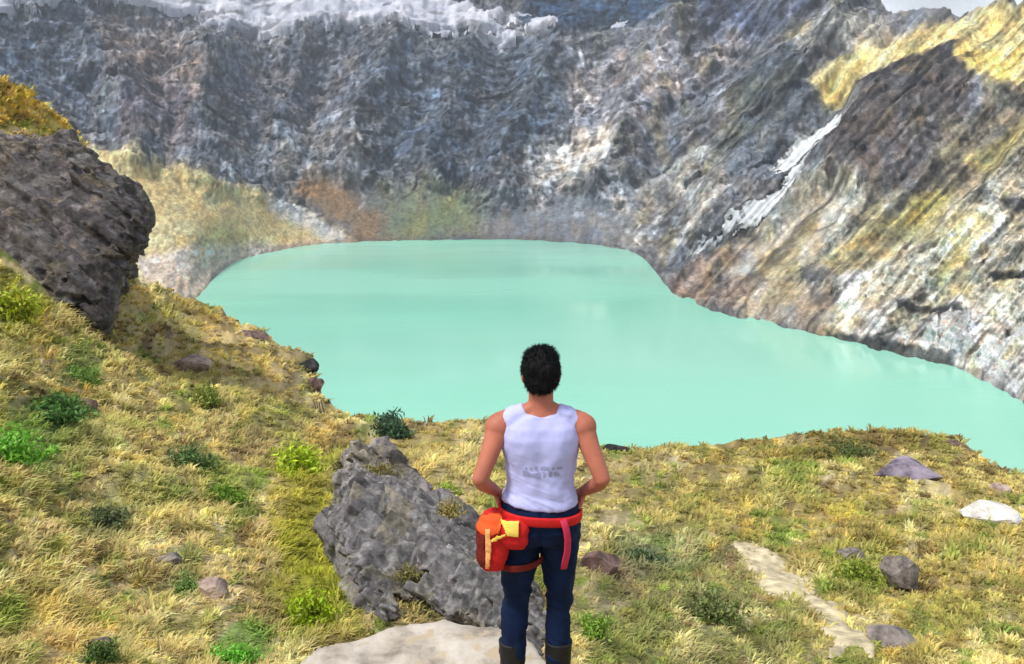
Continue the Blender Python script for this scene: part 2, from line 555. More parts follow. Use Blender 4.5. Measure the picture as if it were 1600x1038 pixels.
def crater_color(u, v):
    q, l, k = crater_streak(u, v)
    wu = u + 20 * fbm(u / 44, v / 40, 0, 4, 21) + 9 * noise(q / 9, l / 22, 0, 24)
    wv = v + 16 * fbm(u / 44, v / 40, 5, 4, 23) + 7 * noise(q / 9, l / 22, 4, 25)
    c = np.empty(u.shape + (3,))
    c[:] = (106, 109, 116)
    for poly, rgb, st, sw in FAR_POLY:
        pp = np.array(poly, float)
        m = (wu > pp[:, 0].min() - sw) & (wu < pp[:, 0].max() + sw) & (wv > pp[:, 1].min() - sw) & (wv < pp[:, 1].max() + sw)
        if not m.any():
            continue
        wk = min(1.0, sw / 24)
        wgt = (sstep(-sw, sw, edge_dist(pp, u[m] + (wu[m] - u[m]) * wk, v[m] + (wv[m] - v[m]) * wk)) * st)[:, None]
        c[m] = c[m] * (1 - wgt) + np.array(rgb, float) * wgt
    g = c.mean(-1, keepdims=True)
    c = g + (c - g) * 0.72
    soft = sstep(0.0, 0.4, blob(u, v, 620, 350, 420, 52, 3))
    s1 = ridged(q / 20, l / 170, 0, 3, 61)
    s2 = noise(q / 7, l / 120, 0, 62)
    m1 = fbm(u / 17, v / 14, 0, 3, 64)
    m2 = noise(u / 6.5, v / 6, 0, 66)
    m3 = ridged(u / 30 + v / 60, v / 22, 3, 4, 67)
    amp = (1 - 0.5 * soft) * (1 - 0.45 * smooth_mask(u, v))
    s3 = noise(q / 3.8, l / 90, 0, 68)
    m4 = noise(u / 3.6 + l / 40, v / 3.6, 2, 69)
    val = 1.04 + amp * ((0.02 + 0.16 * k) * s1 + (0.04 + 0.22 * k) * s2 + (0.03 + 0.21 * k) * s3 + 0.14 * m1 + (0.24 - 0.06 * k) * m2 + 0.27 * m4 * (1 - 0.4 * k) + 0.16 * m3 * (1 - 0.5 * k))
    # dark clefts in the rock of the right wall, pale flecks in the back wall
    cl = ridged(q / 30 + 0.3 * fbm(u / 60, v / 60, 0, 3, 71), l / 120, 3, 3, 72)
    grass = sstep(20, 60, c[..., 0] - c[..., 2])
    val = val * (1 - 0.38 * sstep(0.5, 0.8, cl) * sstep(0.5, 1, k) * (1 - 0.6 * grass))
    fl = sstep(0.55, 0.8, noise(u / 9, v / 12, 6, 75)) * (1 - soft) * (1 - grass)
    val = val + 0.42 * fl * (1 - 0.6 * k)
    for cx, v0, v1, wob in ((556, 196, 330, 14), (910, 100, 190, 10), (372, 236, 300, 8), (250, 205, 236, 4), (1000, 330, 384, 12)):
        xc = cx + wob * noise(v / 26, cx, 0, 77) + 4 * noise(v / 8, cx, 0, 78)
        th = (sstep(4.5, 1.5, np.abs(u - xc)) * sstep(v0 - 6, v0 + 6, v) * sstep(v1 + 6, v1 - 6, v) * (0.55 + 0.45 * noise(v / 9, cx, 3, 79)))[..., None]
        c = c * (1 - th) + np.array([204, 206, 212.]) * th
    c = c * np.clip(val, 0.28, 1.7)[..., None]
    hue = fbm(u / 22, v / 20, 9, 3, 81)[..., None]
    c = c * (1 + hue * np.array([0.06, 0.0, -0.07]))
    gn = (sstep(0.25, 0.7, fbm(q / 30, l / 60, 4, 3, 83)) * k * 0.4)[..., None]
    c = c * (1 - gn) + c * np.array([1.05, 1.0, 0.70]) * gn
    wet = (sstep(9, 2, shore_v(u) - v) * 0.35)[..., None]
    c = c * (1 - wet) + np.array([92, 90, 84.]) * wet
    return lin(np.clip(c, 12, 245)) * (0.88 + 0.03 * k)[..., None]


ucols = np.concatenate([np.linspace(-900, -60, 60, endpoint=False), np.arange(-60, 1660, 1.9), np.linspace(1660, 2500, 50)])
NR = 400
tt = np.linspace(0, 1, NR)
tt = np.concatenate([tt[:-1] * 1.0, [1.0]])
U = np.repeat(ucols[:, None], NR, 1)
vs = shore_v(ucols)[:, None]
vt = np.interp(ucols, TOP[:, 0], TOP[:, 1])[:, None]
vt = vt + (7 * fbm(ucols / 34, 0 * ucols, 3, 4, 91))[:, None]
# denser rows inside the picture
inframe = np.maximum(vt, -40)
V = np.where(tt[None] < 0.85, vs + (inframe - vs) * (tt[None] / 0.85), inframe + (vt - inframe) * ((tt[None] - 0.85) / 0.15))
P = crater_pos(U, V)
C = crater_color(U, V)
# angular crags: blocks of rock that tilt their own way and have their own tone
_d = ray(U, V)
_n = -_d / np.linalg.norm(_d, axis=-1, keepdims=True)
_n[..., 2] += 0.35
_rk = sstep(0.05, -0.0, C[..., 0] - C[..., 2] * 1.35).reshape(-1) * 0.75 + 0.25
_rk = _rk * (1 - 0.85 * smooth_mask(U, V).reshape(-1))
_rk = _rk * sstep(0, 10, P[..., 2].reshape(-1) - LAKE)
_q = P.reshape(-1, 3)
_tone = np.ones(len(_q))
for _sz, _k, _t, _sd in ((26, 4.6, .13, 61), (10, 2.0, .15, 62), (4.6, 0.9, .13, 63)):
    _q2, _cell = facet(_q, _n.reshape(-1, 3), _sz, _k, _sd, (1, 1, 1.2), True)
    _q = _q + (_q2 - _q) * _rk[:, None]
    _tone *= 1 + _t * _cell * _rk
P = _q.reshape(P.shape)
C = C * _tone.reshape(C.shape[:2])[..., None] ** 1.6
# rows under the water and down the back of the ridge
d0 = ray(U[:, 0], V[:, 0])
h0 = d0[:, :2] / np.hypot(d0[:, 0], d0[:, 1])[:, None]
under = []
for dr, dz in ((40, -14), (10, -3.5)):
    q = P[:, 0].copy()
    q[:, :2] -= h0 * dr
    q[:, 2] = LAKE + dz
    under.append(q)
back = []
for dr, dz in ((60, -14), (200, -90), (420, -260)):
    q = P[:, -1].copy()
    q[:, :2] += h0 * dr
    q[:, 2] += dz
    back.append(q)
PP = np.concatenate([np.stack(under, 1), P, np.stack(back, 1)], 1)
CC = np.concatenate([np.repeat(C[:, :1], 2, 1), C, np.repeat(C[:, -1:], 3, 1)], 1)
UU = np.concatenate([np.repeat(U[:, :1], 2, 1), U, np.repeat(U[:, -1:], 3, 1)], 1)
VV = np.concatenate([np.repeat(V[:, :1], 2, 1), V, np.repeat(V[:, -1:], 3, 1)], 1)


def grid_faces(nu, nv, flip=False):
    i = np.arange(nu - 1)[:, None] * nv + np.arange(nv - 1)[None]
    f = np.stack([i, i + nv, i + nv + 1, i + 1], -1).reshape(-1, 4)
    return f[:, ::-1] if flip else f


M_FAR = attr_mat('crater_rock', 0.95, (0.3, 1.3), bump=0.9, bump_scale=3.0, amp=(0.66, 1.34))
allf = grid_faces(PP.shape[0], PP.shape[1])
fu = UU.reshape(-1)[allf].mean(1)
fv = VV.reshape(-1)[allf].mean(1)
# the grassy moraine on the left, the back wall, the right-hand slope
nz_ = 10 * noise(fu / 20, fv / 20, 0, 5)
moraine = (fu < 560) & (fv > np.interp(fu + nz_, [-900, 150, 330, 430, 480, 560], [200, 240, 275, 305, 320, 376]))
right = fu > np.interp(fv + nz_, [-500, 0, 60, 200, 330, 400, 600], [1330, 1330, 1290, 1250, 1130, 1070, 1030])


def sub_mesh(name, mask):
    f = allf[mask]
    ids, inv = np.unique(f, return_inverse=True)
    return mesh_np(name, PP.reshape(-1, 3)[ids], inv.reshape(-1, 4), CC.reshape(-1, 3)[ids])


tag(link('crater_wall', sub_mesh('crater_wall', ~moraine & ~right), M_FAR), 'blue grey rock wall of the crater behind the lake', kind='structure')
tag(link('moraine', sub_mesh('moraine', moraine), M_FAR), 'straw coloured grassy moraine sloping to the far left shore', kind='structure')
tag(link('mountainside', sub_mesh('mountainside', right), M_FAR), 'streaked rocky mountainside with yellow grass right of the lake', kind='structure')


def drape(name, outline, posf, lift, step, mat, colf=None, thick=1.0, rough=(0, 1), label=None, cat=None, kind=None, seed=0, below=1.0, parent=None):
    """a sheet with thickness lying on a slope: outline in photo pixels, lift in metres along up / towards the viewer"""
    o = np.array(outline, float)
    us = np.arange(o[:, 0].min() - step * 3, o[:, 0].max() + step * 3, step)
    vsn = np.arange(o[:, 1].min() - step * 3, o[:, 1].max() + step * 3, step)
    gu, gv = np.meshgrid(us, vsn, indexing='ij')
    ju = gu + rough[0] * fbm(gu / (6 * step), gv / (6 * step), 0, 3, seed)
    jv = gv + rough[0] * fbm(gu / (6 * step), gv / (6 * step), 7, 3, seed)
    ed = edge_dist(o, ju, jv)
    p = posf(gu, gv)
    hgt, n3 = lift(gu, gv, ed, p)
    q = p + n3 * hgt[..., None]
    keep = ed > -2.0 * step
    f = grid_faces(len(us), len(vsn), True)
    f = f[keep.reshape(-1)[f].all(1)]
    ids, inv = np.unique(f, return_inverse=True)
    col = None
    if colf is not None:
        col = colf(gu, gv, ed, p).reshape(-1, 3)[ids]
    me = mesh_np(name, q.reshape(-1, 3)[ids], inv.reshape(-1, 4), col)
    ob = link(name, me, mat, parent)
    tag(ob, label, cat, None, kind)
    return ob


def toward(gu, gv, up=0.6):
    d = ray(gu, gv)
    h = d[..., :2] / np.hypot(d[..., 0], d[..., 1])[..., None]
    n3 = np.zeros(gu.shape + (3,))
    n3[..., :2] = -h * (1 - up)
    n3[..., 2] = up
    return n3


# glacier along the top left
GL = [(-200, -120), (-200, 20), (0, 28), (60, 34), (110, 20), (160, 24), (235, 30), (280, 44), (320, 56), (380, 68), (440, 74), (520, 72), (600, 68), (680, 78),
      (740, 76), (790, 80), (830, 62), (870, 56), (862, 44), (800, 34), (770, 26), (710, 14), (680, -20), (640, -120)]


def gl_lift(gu, gv, ed, p):
    b = fbm(gu / 40, gv / 22, 0, 4, 41) * 2.0 + ridged(gu / 26, gv / 7, 1, 3, 42) * 1.1
    hole = sstep(0.30, 0.55, fbm(gu / 30, gv / 9, 8, 4, 46)) * sstep(34, 6, ed)
    h = sstep(-6, 8, ed + 15 * fbm(gu / 30, gv / 10, 3, 4, 45)) * (1 - hole) * (18 + b) - 7.5
    return h, toward(gu, gv, 0.5)


def gl_col(gu, gv, ed, p):
    m = fbm(gu / 30, gv / 12, 0, 4, 47)
    c = np.array([190, 192, 203.]) + m[..., None] * np.array([26, 24, 20]) + noise(gu / 7, gv / 5, 0, 48)[..., None] * 16
    dk = sstep(0.35, 0.6, fbm(gu / 34, gv / 10, 5, 4, 49))[..., None]
    c = c * (1 - 0.35 * dk)
    low = sstep(14, 0, ed)[..., None] * 0.35
    c = c * (1 - low) + np.array([140, 142, 152]) * low
    return lin(np.clip(c + 8, 20, 248)) * 1.0


M_ICE = attr_mat('glacier_ice', 0.6, (0.3, 1.1), bump=0.5, bump_scale=1.2, amp=(0.9, 1.1))
drape('glacier', GL, crater_pos, gl_lift, 2.6, M_ICE, gl_col, rough=(6, 0), label='dirty white glacier across the top of the crater wall', kind='structure', seed=3)
# snow patch beside the glacier's end
for k_, (ol, lab) in enumerate([
        ([(955, 48), (965, 38), (980, 36), (986, 46), (975, 54), (960, 55)], 'small snow patch high on the dark wall right of the glacier'),
        ([(772, 28), (800, 24), (838, 26), (842, 31), (800, 33), (775, 33)], 'thin snow ledge on the dark rock above the glacier end')]):
    drape('snow_patch', ol, crater_pos, lambda gu, gv, ed, p: (sstep(-3, 4, ed) * 4 - 2.2, toward(gu, gv, 0.5)), 1.6, M_ICE,
          lambda gu, gv, ed, p: np.broadcast_to(lin((200, 206, 216)) * .8, gu.shape + (3,)), rough=(3, 0), label=lab, cat='snow patch', seed=9 + k_)
# dark rocks sticking out of the ice
# waterfall down the right-hand gully
WF = [(1298, 160), (1316, 163), (1314, 186), (1294, 212), (1278, 238), (1260, 264), (1238, 292), (1222, 318), (1206, 344), (1176, 352), (1140, 372), (1112, 392), (1084, 410), (1070, 404), (1088, 384), (1120, 358), (1150, 336), (1166, 318), (1190, 292),
      (1208, 266), (1232, 238), (1254, 216), (1276, 194)]


def wf_lift(gu, gv, ed, p):
    q, l, k = crater_streak(gu, gv)
    return sstep(-4, 5, ed - 1.0 + 8 * noise(q / 4.5, l / 70, 0, 51) - 3 * sstep(320, 380, gv)) * 5.5 - 2.6 + 0.5 * noise(q / 5, l / 22, 0, 50), toward(gu, gv, 0.35)


def wf_col(gu, gv, ed, p):
    q, l, k = crater_streak(gu, gv)
    s = 0.6 * noise(q / 5, l / 40, 0, 52) + 0.7 * noise(q / 2.4, l / 50, 0, 53)
    c = np.array([218, 222, 224.]) - 22 * sstep(240, 400, gv)[..., None] + s[..., None] * np.array([38, 36, 30]) + noise(gu / 6, gv / 6, 0, 54)[..., None] * 18
    e = sstep(8, 0, ed + 5 * s)[..., None]
    return lin(np.clip(c * (1 - 0.3 * e), 20, 246)) * 0.92


M_WF = attr_mat('falling_water', 0.45, (0.5, 1.6), bump=0.3, bump_scale=0.6, amp=(0.9, 1.1))
tag(drape('waterfall', WF, crater_pos, wf_lift, 1.4, M_WF, wf_col, rough=(7, 0), seed=13), 'white waterfall pouring down the rocky gully on the right slope', 'waterfall')
# ------------------------------------------------------------------ lake
lk = [(-900, 1500), (2500, 1500)]
wv = np.array([(-900, 90), (-900, 1100), (900, 1100), (900, 90)], float)
lm, ln_, lb, lnew, llink = principled('lake_water')
tc = lnew('ShaderNodeTexCoord')
mp = lnew('ShaderNodeMapping')
mp.inputs['Scale'].default_value = (0.004, 0.011, 1)
llink(tc.outputs['Object'], mp.inputs['Vector'])
nz1 = lnew('ShaderNodeTexNoise')
nz1.inputs['Scale'].default_value = 1.0
nz1.inputs['Detail'].default_value = 5
llink(mp.outputs[0], nz1.inputs['Vector'])
cr = lnew('ShaderNodeValToRGB')
cr.color_ramp.elements[0].position = 0.32
cr.color_ramp.elements[1].position = 0.68
cr.color_ramp.elements[0].color = (*(lin((148, 226, 198)) * 0.86), 1)
cr.color_ramp.elements[1].color = (*(lin((168, 232, 208)) * 0.86), 1)
llink(nz1.outputs['Fac'], cr.inputs['Fac'])
llink(cr.outputs['Color'], lb.inputs['Base Color'])
nz2 = lnew('ShaderNodeTexNoise')
nz2.inputs['Scale'].default_value = 0.5
nz2.inputs['Detail'].default_value = 6
llink(tc.outputs['Object'], nz2.inputs['Vector'])
bp = lnew('ShaderNodeBump')
bp.inputs['Strength'].default_value = 0.2
bp.inputs['Distance'].default_value = 0.08
llink(nz2.outputs['Fac'], bp.inputs['Height'])
llink(bp.outputs[0], lb.inputs['Normal'])
mp3 = lnew('ShaderNodeMapping')
mp3.inputs['Scale'].default_value = (0.004, 0.014, 1)
llink(tc.outputs['Object'], mp3.inputs['Vector'])
nz3 = lnew('ShaderNodeTexNoise')
nz3.inputs['Scale'].default_value = 1.0
nz3.inputs['Detail'].default_value = 4
llink(mp3.outputs[0], nz3.inputs['Vector'])
mr3 = lnew('ShaderNodeMapRange')
mr3.inputs['From Min'].default_value = 0.4
mr3.inputs['From Max'].default_value = 0.62
mr3.inputs['To Min'].default_value = 0.10
mr3.inputs['To Max'].default_value = 0.30
llink(nz3.outputs['Fac'], mr3.inputs['Value'])
llink(mr3.outputs[0], lb.inputs['Roughness'])
lb.inputs['IOR'].default_value = 1.33
lb.inputs['Specular IOR Level'].default_value = 0.4
me = bpy.data.meshes.new('water')
me.from_pydata([(x, y, LAKE) for x, y in wv], [], [(0, 3, 2, 1)])
tag(link('water', me, lm), 'milky turquoise crater lake', kind='structure')

# ------------------------------------------------------------------ near hillside
EDGE = np.array([(-900, -260), (-400, -60), (-100, 70), (0, 120), (60, 158), (100, 188), (130, 232), (155, 300), (175, 390), (200, 432), (250, 450), (300, 468), (340, 482), (400, 518),
                 (455, 543), (488, 570), (505, 622), (560, 644), (640, 664), (745, 668), (850, 690), (960, 708), (1060, 700), (1200, 690), (1300, 681), (1420, 675), (1470, 681),
                 (1540, 714), (1600, 740), (1700, 790), (2000, 960), (2500, 1250)], float)


def edge_v(u): return np.interp(u, EDGE[:, 0], EDGE[:, 1])


npts = [(0, 120, 44), (0, 210, 37), (0, 300, 31), (0, 430, 24), (0, 520, 17), (0, 650, 10.5), (0, 800, 6.9), (0, 950, 4.8), (0, 1100, 3.6), (100, 188, 47), (100, 300, 38), (100, 420, 30), (100, 520, 22), (100, 650, 13),
        (175, 390, 44), (200, 440, 60), (200, 520, 33), (300, 468, 98), (300, 550, 42), (300, 650, 19), (300, 750, 11.5), (300, 850, 7.6), (300, 950, 5.4), (300, 1100, 3.9),
        (400, 518, 74), (455, 543, 64), (488, 570, 56), (505, 622, 42), (400, 620, 27), (500, 700, 17), (500, 800, 10), (500, 900, 6.9), (500, 1000, 5.0), (560, 644, 34), (640, 664, 30),
        (640, 720, 16), (640, 800, 9.6), (640, 900, 6.5), (640, 980, 4.9), (640, 1100, 3.7), (745, 668, 30), (745, 750, 15), (845, 1077, 3.85), (845, 1000, 4.7), (845, 900, 7.6), (845, 800, 13.5),
        (960, 708, 32), (1000, 1038, 5.0), (1000, 900, 8.6), (1000, 800, 15), (1200, 690, 38), (1200, 800, 18), (1200, 900, 10.8), (1200, 1038, 6.5), (1420, 675, 42), (1420, 750, 27), (1420, 885, 13.2),
        (1420, 1038, 7.4), (1600, 740, 36), (1600, 850, 18), (1600, 1038, 8.2), (-400, -60, 48), (-400, 300, 22), (-400, 600, 9.5), (-400, 1000, 3.7), (-900, -260, 50), (-900, 700, 6.5),
        (1700, 790, 33), (2000, 960, 27), (2000, 1150, 9), (2500, 1250, 22), (800, 1700, 1.25), (0, 1700, 1.2), (-600, 1700, 1.2), (1600, 1700, 1.6), (2200, 1700, 1.8), (800, 1300, 2.35), (1200, 1300, 3.0), (300, 1300, 2.4)]
near_lr = TPS([(a, b, math.log(c)) for a, b, c in npts])
ROCKMID = [(548, 688), (575, 690), (606, 712), (640, 742), (664, 766), (702, 790), (742, 828), (776, 868), (812, 898), (842, 936), (856, 985), (850, 1030), (800, 1024), (740, 990), (690, 968), (655, 945), (628, 938), (606, 975), (590, 972), (566, 936),
           (540, 890), (518, 836), (504, 808), (512, 792), (534, 782), (546, 752), (548, 716)]
PATH = [(1146, 846), (1176, 854), (1222, 880), (1270, 908), (1312, 944), (1336, 985), (1366, 1045), (1296, 1045), (1284, 1000), (1254, 962), (1210, 926), (1172, 890), (1146, 862)]
FOOT = [(462, 1042), (505, 1012), (560, 990), (620, 974), (690, 964), (745, 972), (790, 985), (835, 1000), (866, 1034), (905, 1100), (900, 1180), (800, 1260), (560, 1290), (420, 1180), (420, 1090)]
OUTCROP = [(-120, 165), (-60, 205), (0, 222), (60, 230), (98, 222), (128, 240), (160, 270), (196, 298), (222, 328), (225, 346), (203, 388), (180, 424), (166, 470), (155, 516), (132, 498), (98, 482), (72, 488), (48, 462),
           (20, 432), (0, 424), (-60, 400), (-120, 390)]


def near_pos(u, v, raw=False):
    r = np.exp(near_lr(u, v))
    p = at(u, v, r)
    if raw:
        return p
    f = sstep(0.5, 4, r)
    x, y = p[..., 0], p[..., 1]
    b = fbm(x / 7, y / 7, 0, 3, 101) * 0.28 * sstep(3, 14, r) + fbm(x / 1.3, y / 1.3, 0, 3, 103) * 0.13 + ridged(x / 0.5, y / 0.5, 0, 2, 105) * 0.03
    b = b + fbm(x / 4, y / 4, 3, 3, 107) * 0.5 * sstep(22, 60, r)
    p[..., 2] += b * f - 0.30 * sstep(-10, 40, edge_dist(FOOT, u, v))
    return p


# colour regions of the near hillside, photo sRGB
NEAR_REG = [
    (1300, 850, 420, 190, 0, (172, 152, 84), .9), (1080, 960, 230, 150, 25, (132, 128, 84), .9), (1000, 760, 150, 60, 0, (168, 148, 92), .6), (1200, 705, 300, 24, 0, (140, 120, 60), .8),
    (1000, 870, 80, 50, 20, (110, 118, 84), .7), (960, 1000, 90, 60, 30, (120, 130, 64), .6), (1420, 1000, 180, 80, 0, (178, 158, 82), .7), (1450, 830, 120, 50, 0, (176, 160, 84), .5),
    (1340, 880, 70, 46, 0, (132, 138, 60), .7), (960, 905, 60, 40, 0, (122, 98, 84), .7),
    (60, 170, 120, 60, 30, (206, 170, 74), 1.0), (15, 470, 60, 46, 30, (150, 152, 40), .9), (20, 700, 66, 44, 0, (118, 156, 62), .85), (120, 700, 70, 60, 0, (140, 142, 84), .6),
    (90, 655, 44, 36, 0, (84, 106, 52), .8), (125, 575, 30, 30, 0, (118, 140, 70), .7), (250, 620, 120, 60, 10, (190, 172, 110), .6), (380, 560, 130, 50, 25, (196, 168, 106), .7), (250, 470, 110, 34, 10, (160, 138, 78), .9),
    (420, 700, 110, 44, 10, (150, 128, 92), .7), (300, 745, 44, 32, 0, (84, 96, 54), .85), (360, 780, 60, 34, 0, (120, 138, 50), .75), (470, 730, 56, 52, 20, (156, 164, 44), .9), (480, 850, 56, 120, -10, (160, 146, 44), .9), (480, 960, 60, 60, 0, (140, 150, 34), .95),
    (150, 815, 66, 34, 10, (120, 124, 80), .7), (250, 870, 120, 50, 0, (206, 184, 130), .6), (100, 900, 130, 80, -20, (204, 176, 120), .6), (290, 900, 30, 30, 0, (132, 150, 84), .8), (260, 905, 60, 34, 0, (146, 120, 84), .6),
    (90, 990, 60, 60, -60, (208, 168, 106), .7), (340, 935, 44, 30, 0, (206, 176, 156), .7), (400, 950, 60, 60, 0, (134, 108, 76), .6), (170, 1020, 44, 30, 0, (92, 106, 46), .7), (370, 1020, 44, 30, 0, (112, 158, 66), .8),
    (640, 680, 120, 22, 10, (168, 146, 78), .7), (690, 740, 90, 40, 25, (180, 158, 98), .7), (530, 690, 40, 40, 0, (128, 100, 60), .7), (560, 760, 50, 40, 0, (92, 84, 52), .7), (460, 560, 60, 22, 40, (140, 118, 82), .7),
    (500, 900, 70, 130, -12, (150, 148, 40), .9), (50, 690, 80, 60, 0, (124, 150, 66), .7), (1150, 980, 170, 70, 20, (138, 138, 82), .6), (420, 660, 60, 40, 0, (146, 150, 70), .6), (220, 790, 90, 34, 10, (142, 148, 78), .6),
    (1250, 770, 90, 30, 10, (150, 148, 74), .6), (1480, 950, 80, 40, 0, (150, 146, 66), .6), (120, 560, 60, 30, 0, (140, 148, 84), .5),
    (660, 930, 60, 36, -20, (128, 122, 66), .9), (700, 960, 70, 24, 20, (92, 84, 60), .7),
]


def near_color(u, v, x, y):
    r = np.hypot(x, y)
    s = np.clip(r / 9, 0.35, 8)
    wu = u + 26 * fbm(u / 45, v / 40, 0, 4, 121)
    wv = v + 22 * fbm(u / 45, v / 40, 5, 4, 123)
    c = np.empty(u.shape + (3,))
    c[:] = (190, 168, 112)
    for cu, cv, su, sv, ang, rgb, st in [q for q in NEAR_REG if q[2] > 100]:
        wgt = (sstep(-0.15, 0.5, blob(wu, wv, cu, cv, su, sv, ang)) * st)[..., None]
        c = c * (1 - wgt) + np.array(rgb, float) * wgt
    for i, (rgb, lo, hi, sc, st) in enumerate([((214, 196, 148), 0.15, 0.6, 1.0, .7), ((138, 134, 62), 0.25, 0.65, 0.8, .7), ((122, 96, 62), 0.3, 0.7, 0.55, .75), ((124, 144, 56), 0.28, 0.65, 0.8, .8), ((166, 156, 84), 0.25, 0.65, 0.9, .6), ((198, 162, 130), 0.42, 0.8, 0.8, .55),
                                                ((204, 166, 80), 0.35, 0.75, 1.2, .6)]):
        n = fbm(u / (46 * sc), v / (30 * sc), i * 3.1, 4, 131 + i)
        wgt = (sstep(lo, hi, n) * st)[..., None]
        c = c * (1 - wgt) + np.array(rgb, float) * wgt
    for cu, cv, su, sv, ang, rgb, st in [q for q in NEAR_REG if q[2] <= 100]:
        wgt = (sstep(-0.15, 0.5, blob(wu, wv, cu, cv, su, sv, ang)) * st * 0.82)[..., None]
        c = c * (1 - wgt) + np.array(rgb, float) * wgt
    val = 1 + 0.17 * fbm(u / 15, v / 11, 0, 3, 151) + 0.12 * noise(u / 6, v / 5, 0, 153)
    c = c * np.clip(val, 0.4, 1.5)[..., None]
    g = c.mean(-1, keepdims=True)
    return lin(np.clip(g + (c - g) * 0.80, 14, 245))


ncol = np.concatenate([np.linspace(-900, -40, 50, endpoint=False), np.arange(-40, 1640, 4.0), np.linspace(1640, 2500, 50)])
NV = 250
ts = np.linspace(0, 1, NV) ** 1.25
U = np.repeat(ncol[:, None], NV, 1)
ve = edge_v(ncol)[:, None]
V = ve + (1700 - ve) * ts[None]
P = near_pos(U, V)
d = ray(U[:, 0], V[:, 0])
h2 = d[:, :2] / np.hypot(d[:, 0], d[:, 1])[:, None]
tanv = d[:, 2] / np.hypot(d[:, 0], d[:, 1])
rows = []
E = P[:, 0]
acc = E.copy()
for dr, add in ((0.6, 0.12), (1.5, 0.3), (4, 0.55), (12, 0.75), (40, 0.85), (60, 0.85), (80, 0.85)):
    acc = acc.copy()
    acc[:, :2] += h2 * dr
    acc[:, 2] += dr * (np.minimum(tanv, -0.02) - add)
    acc[:, 2] = np.maximum(acc[:, 2], LAKE - 6)
    rows.append(acc)
foot = []
for kf in (0.55, 0.15):
    q = P[:, -1].copy()
    q[:, :2] *= kf
    q[:, 2] = P[:, -1, 2] + (1.08 - P[:, -1, 2]) * (1 - kf) * 0.6
    foot.append(q)
PP = np.concatenate([np.stack(rows[::-1], 1), P, np.stack(foot, 1)], 1)
Cn = near_color(U, V, P[..., 0], P[..., 1]) * 1.0
nb = len(rows)
CC = np.concatenate([np.repeat(Cn[:, :1], nb, 1), Cn, np.repeat(Cn[:, -1:], 2, 1)], 1)
M_SOIL = attr_mat('turf_soil', 0.97, (9.0, 40.0), bump=0.7, bump_scale=0.05, amp=(0.6, 1.3))
me = mesh_np('ground', PP.reshape(-1, 3), grid_faces(PP.shape[0], PP.shape[1], True), CC.reshape(-1, 3))
tag(link('ground', me, M_SOIL), 'grassy hillside above the lake', kind='structure')


def ground_z(x, y):
    """height of the near hillside under a world point, found along its own column"""
    return None


# ------------------------------------------------------------------ rock outcrop in the middle, path
M_MID = rock_mat('grey_rock', (48, 46, 48), (116, 114, 116), (170, 166, 166), 6, 0.7, 0.04, speck=(104, 98, 70))
def path_lift(gu, gv, ed, p):
    return sstep(-4, 6, ed) * 0.05 - 0.02 + 0.012 * fbm(gu / 12, gv / 9, 0, 3, 206), toward(gu, gv, 0.9)


M_PATH = plain_mat('pale_earth', (206, 192, 158), 0.95, 0.4, 6, 0.8, 0.1)
tag(drape('path', PATH, near_pos, path_lift, 2.6, M_PATH, rough=(10, 0), seed=33), 'narrow pale bare earth path on the grassy slope right of the person', kind='structure')


# ------------------------------------------------------------------ solid rocks
def remeshed(bm, voxel, smooth=0, squat=False):
    if squat:                                   # the man is a little shorter above the waist than the sections say
        for v in bm.verts:
            if v.co.z > .95:
                v.co.z = .95 + (v.co.z - .95) * .945
    me = bpy.data.meshes.new('tmp')
    bm.to_mesh(me)
    bm.free()
    o = bpy.data.objects.new('tmp', me)
    COL.objects.link(o)
    m = o.modifiers.new('r', 'REMESH')
    m.mode = 'VOXEL'
    m.voxel_size = voxel
    if smooth:
        s = o.modifiers.new('s', 'SMOOTH')
        s.iterations = smooth
        s.factor = 0.5
    dg = bpy.context.evaluated_depsgraph_get()
    out = bpy.data.meshes.new_from_object(o.evaluated_get(dg))
    bpy.data.objects.remove(o)
    bpy.data.meshes.remove(me)
    return out


def displace(me, fn):
    n = len(me.vertices)
    co = np.empty(n * 3, np.float32)
    me.vertices.foreach_get('co', co)
    no = np.empty(n * 3, np.float32)
    me.vertices.foreach_get('normal', no)
    co = co.reshape(-1, 3).astype(float)
    no = no.reshape(-1, 3)
    co = fn(co, no)
    me.vertices.foreach_set('co', co.astype(np.float32).ravel())
    me.update()
    me.polygons.foreach_set('use_smooth', np.ones(len(me.polygons), bool))


def prism(front, back):
    bm = bmesh.new()
    a = [bm.verts.new(p) for p in front]
    b = [bm.verts.new(p) for p in back]
    n = len(a)
    bm.faces.new(a)
    bm.faces.new(b[::-1])
    for i in range(n):
        bm.faces.new((a[i], b[i], b[(i + 1) % n], a[(i + 1) % n]))
    bmesh.ops.triangulate(bm, faces=bm.faces[:])
    bmesh.ops.recalc_face_normals(bm, faces=bm.faces[:])
    return bm


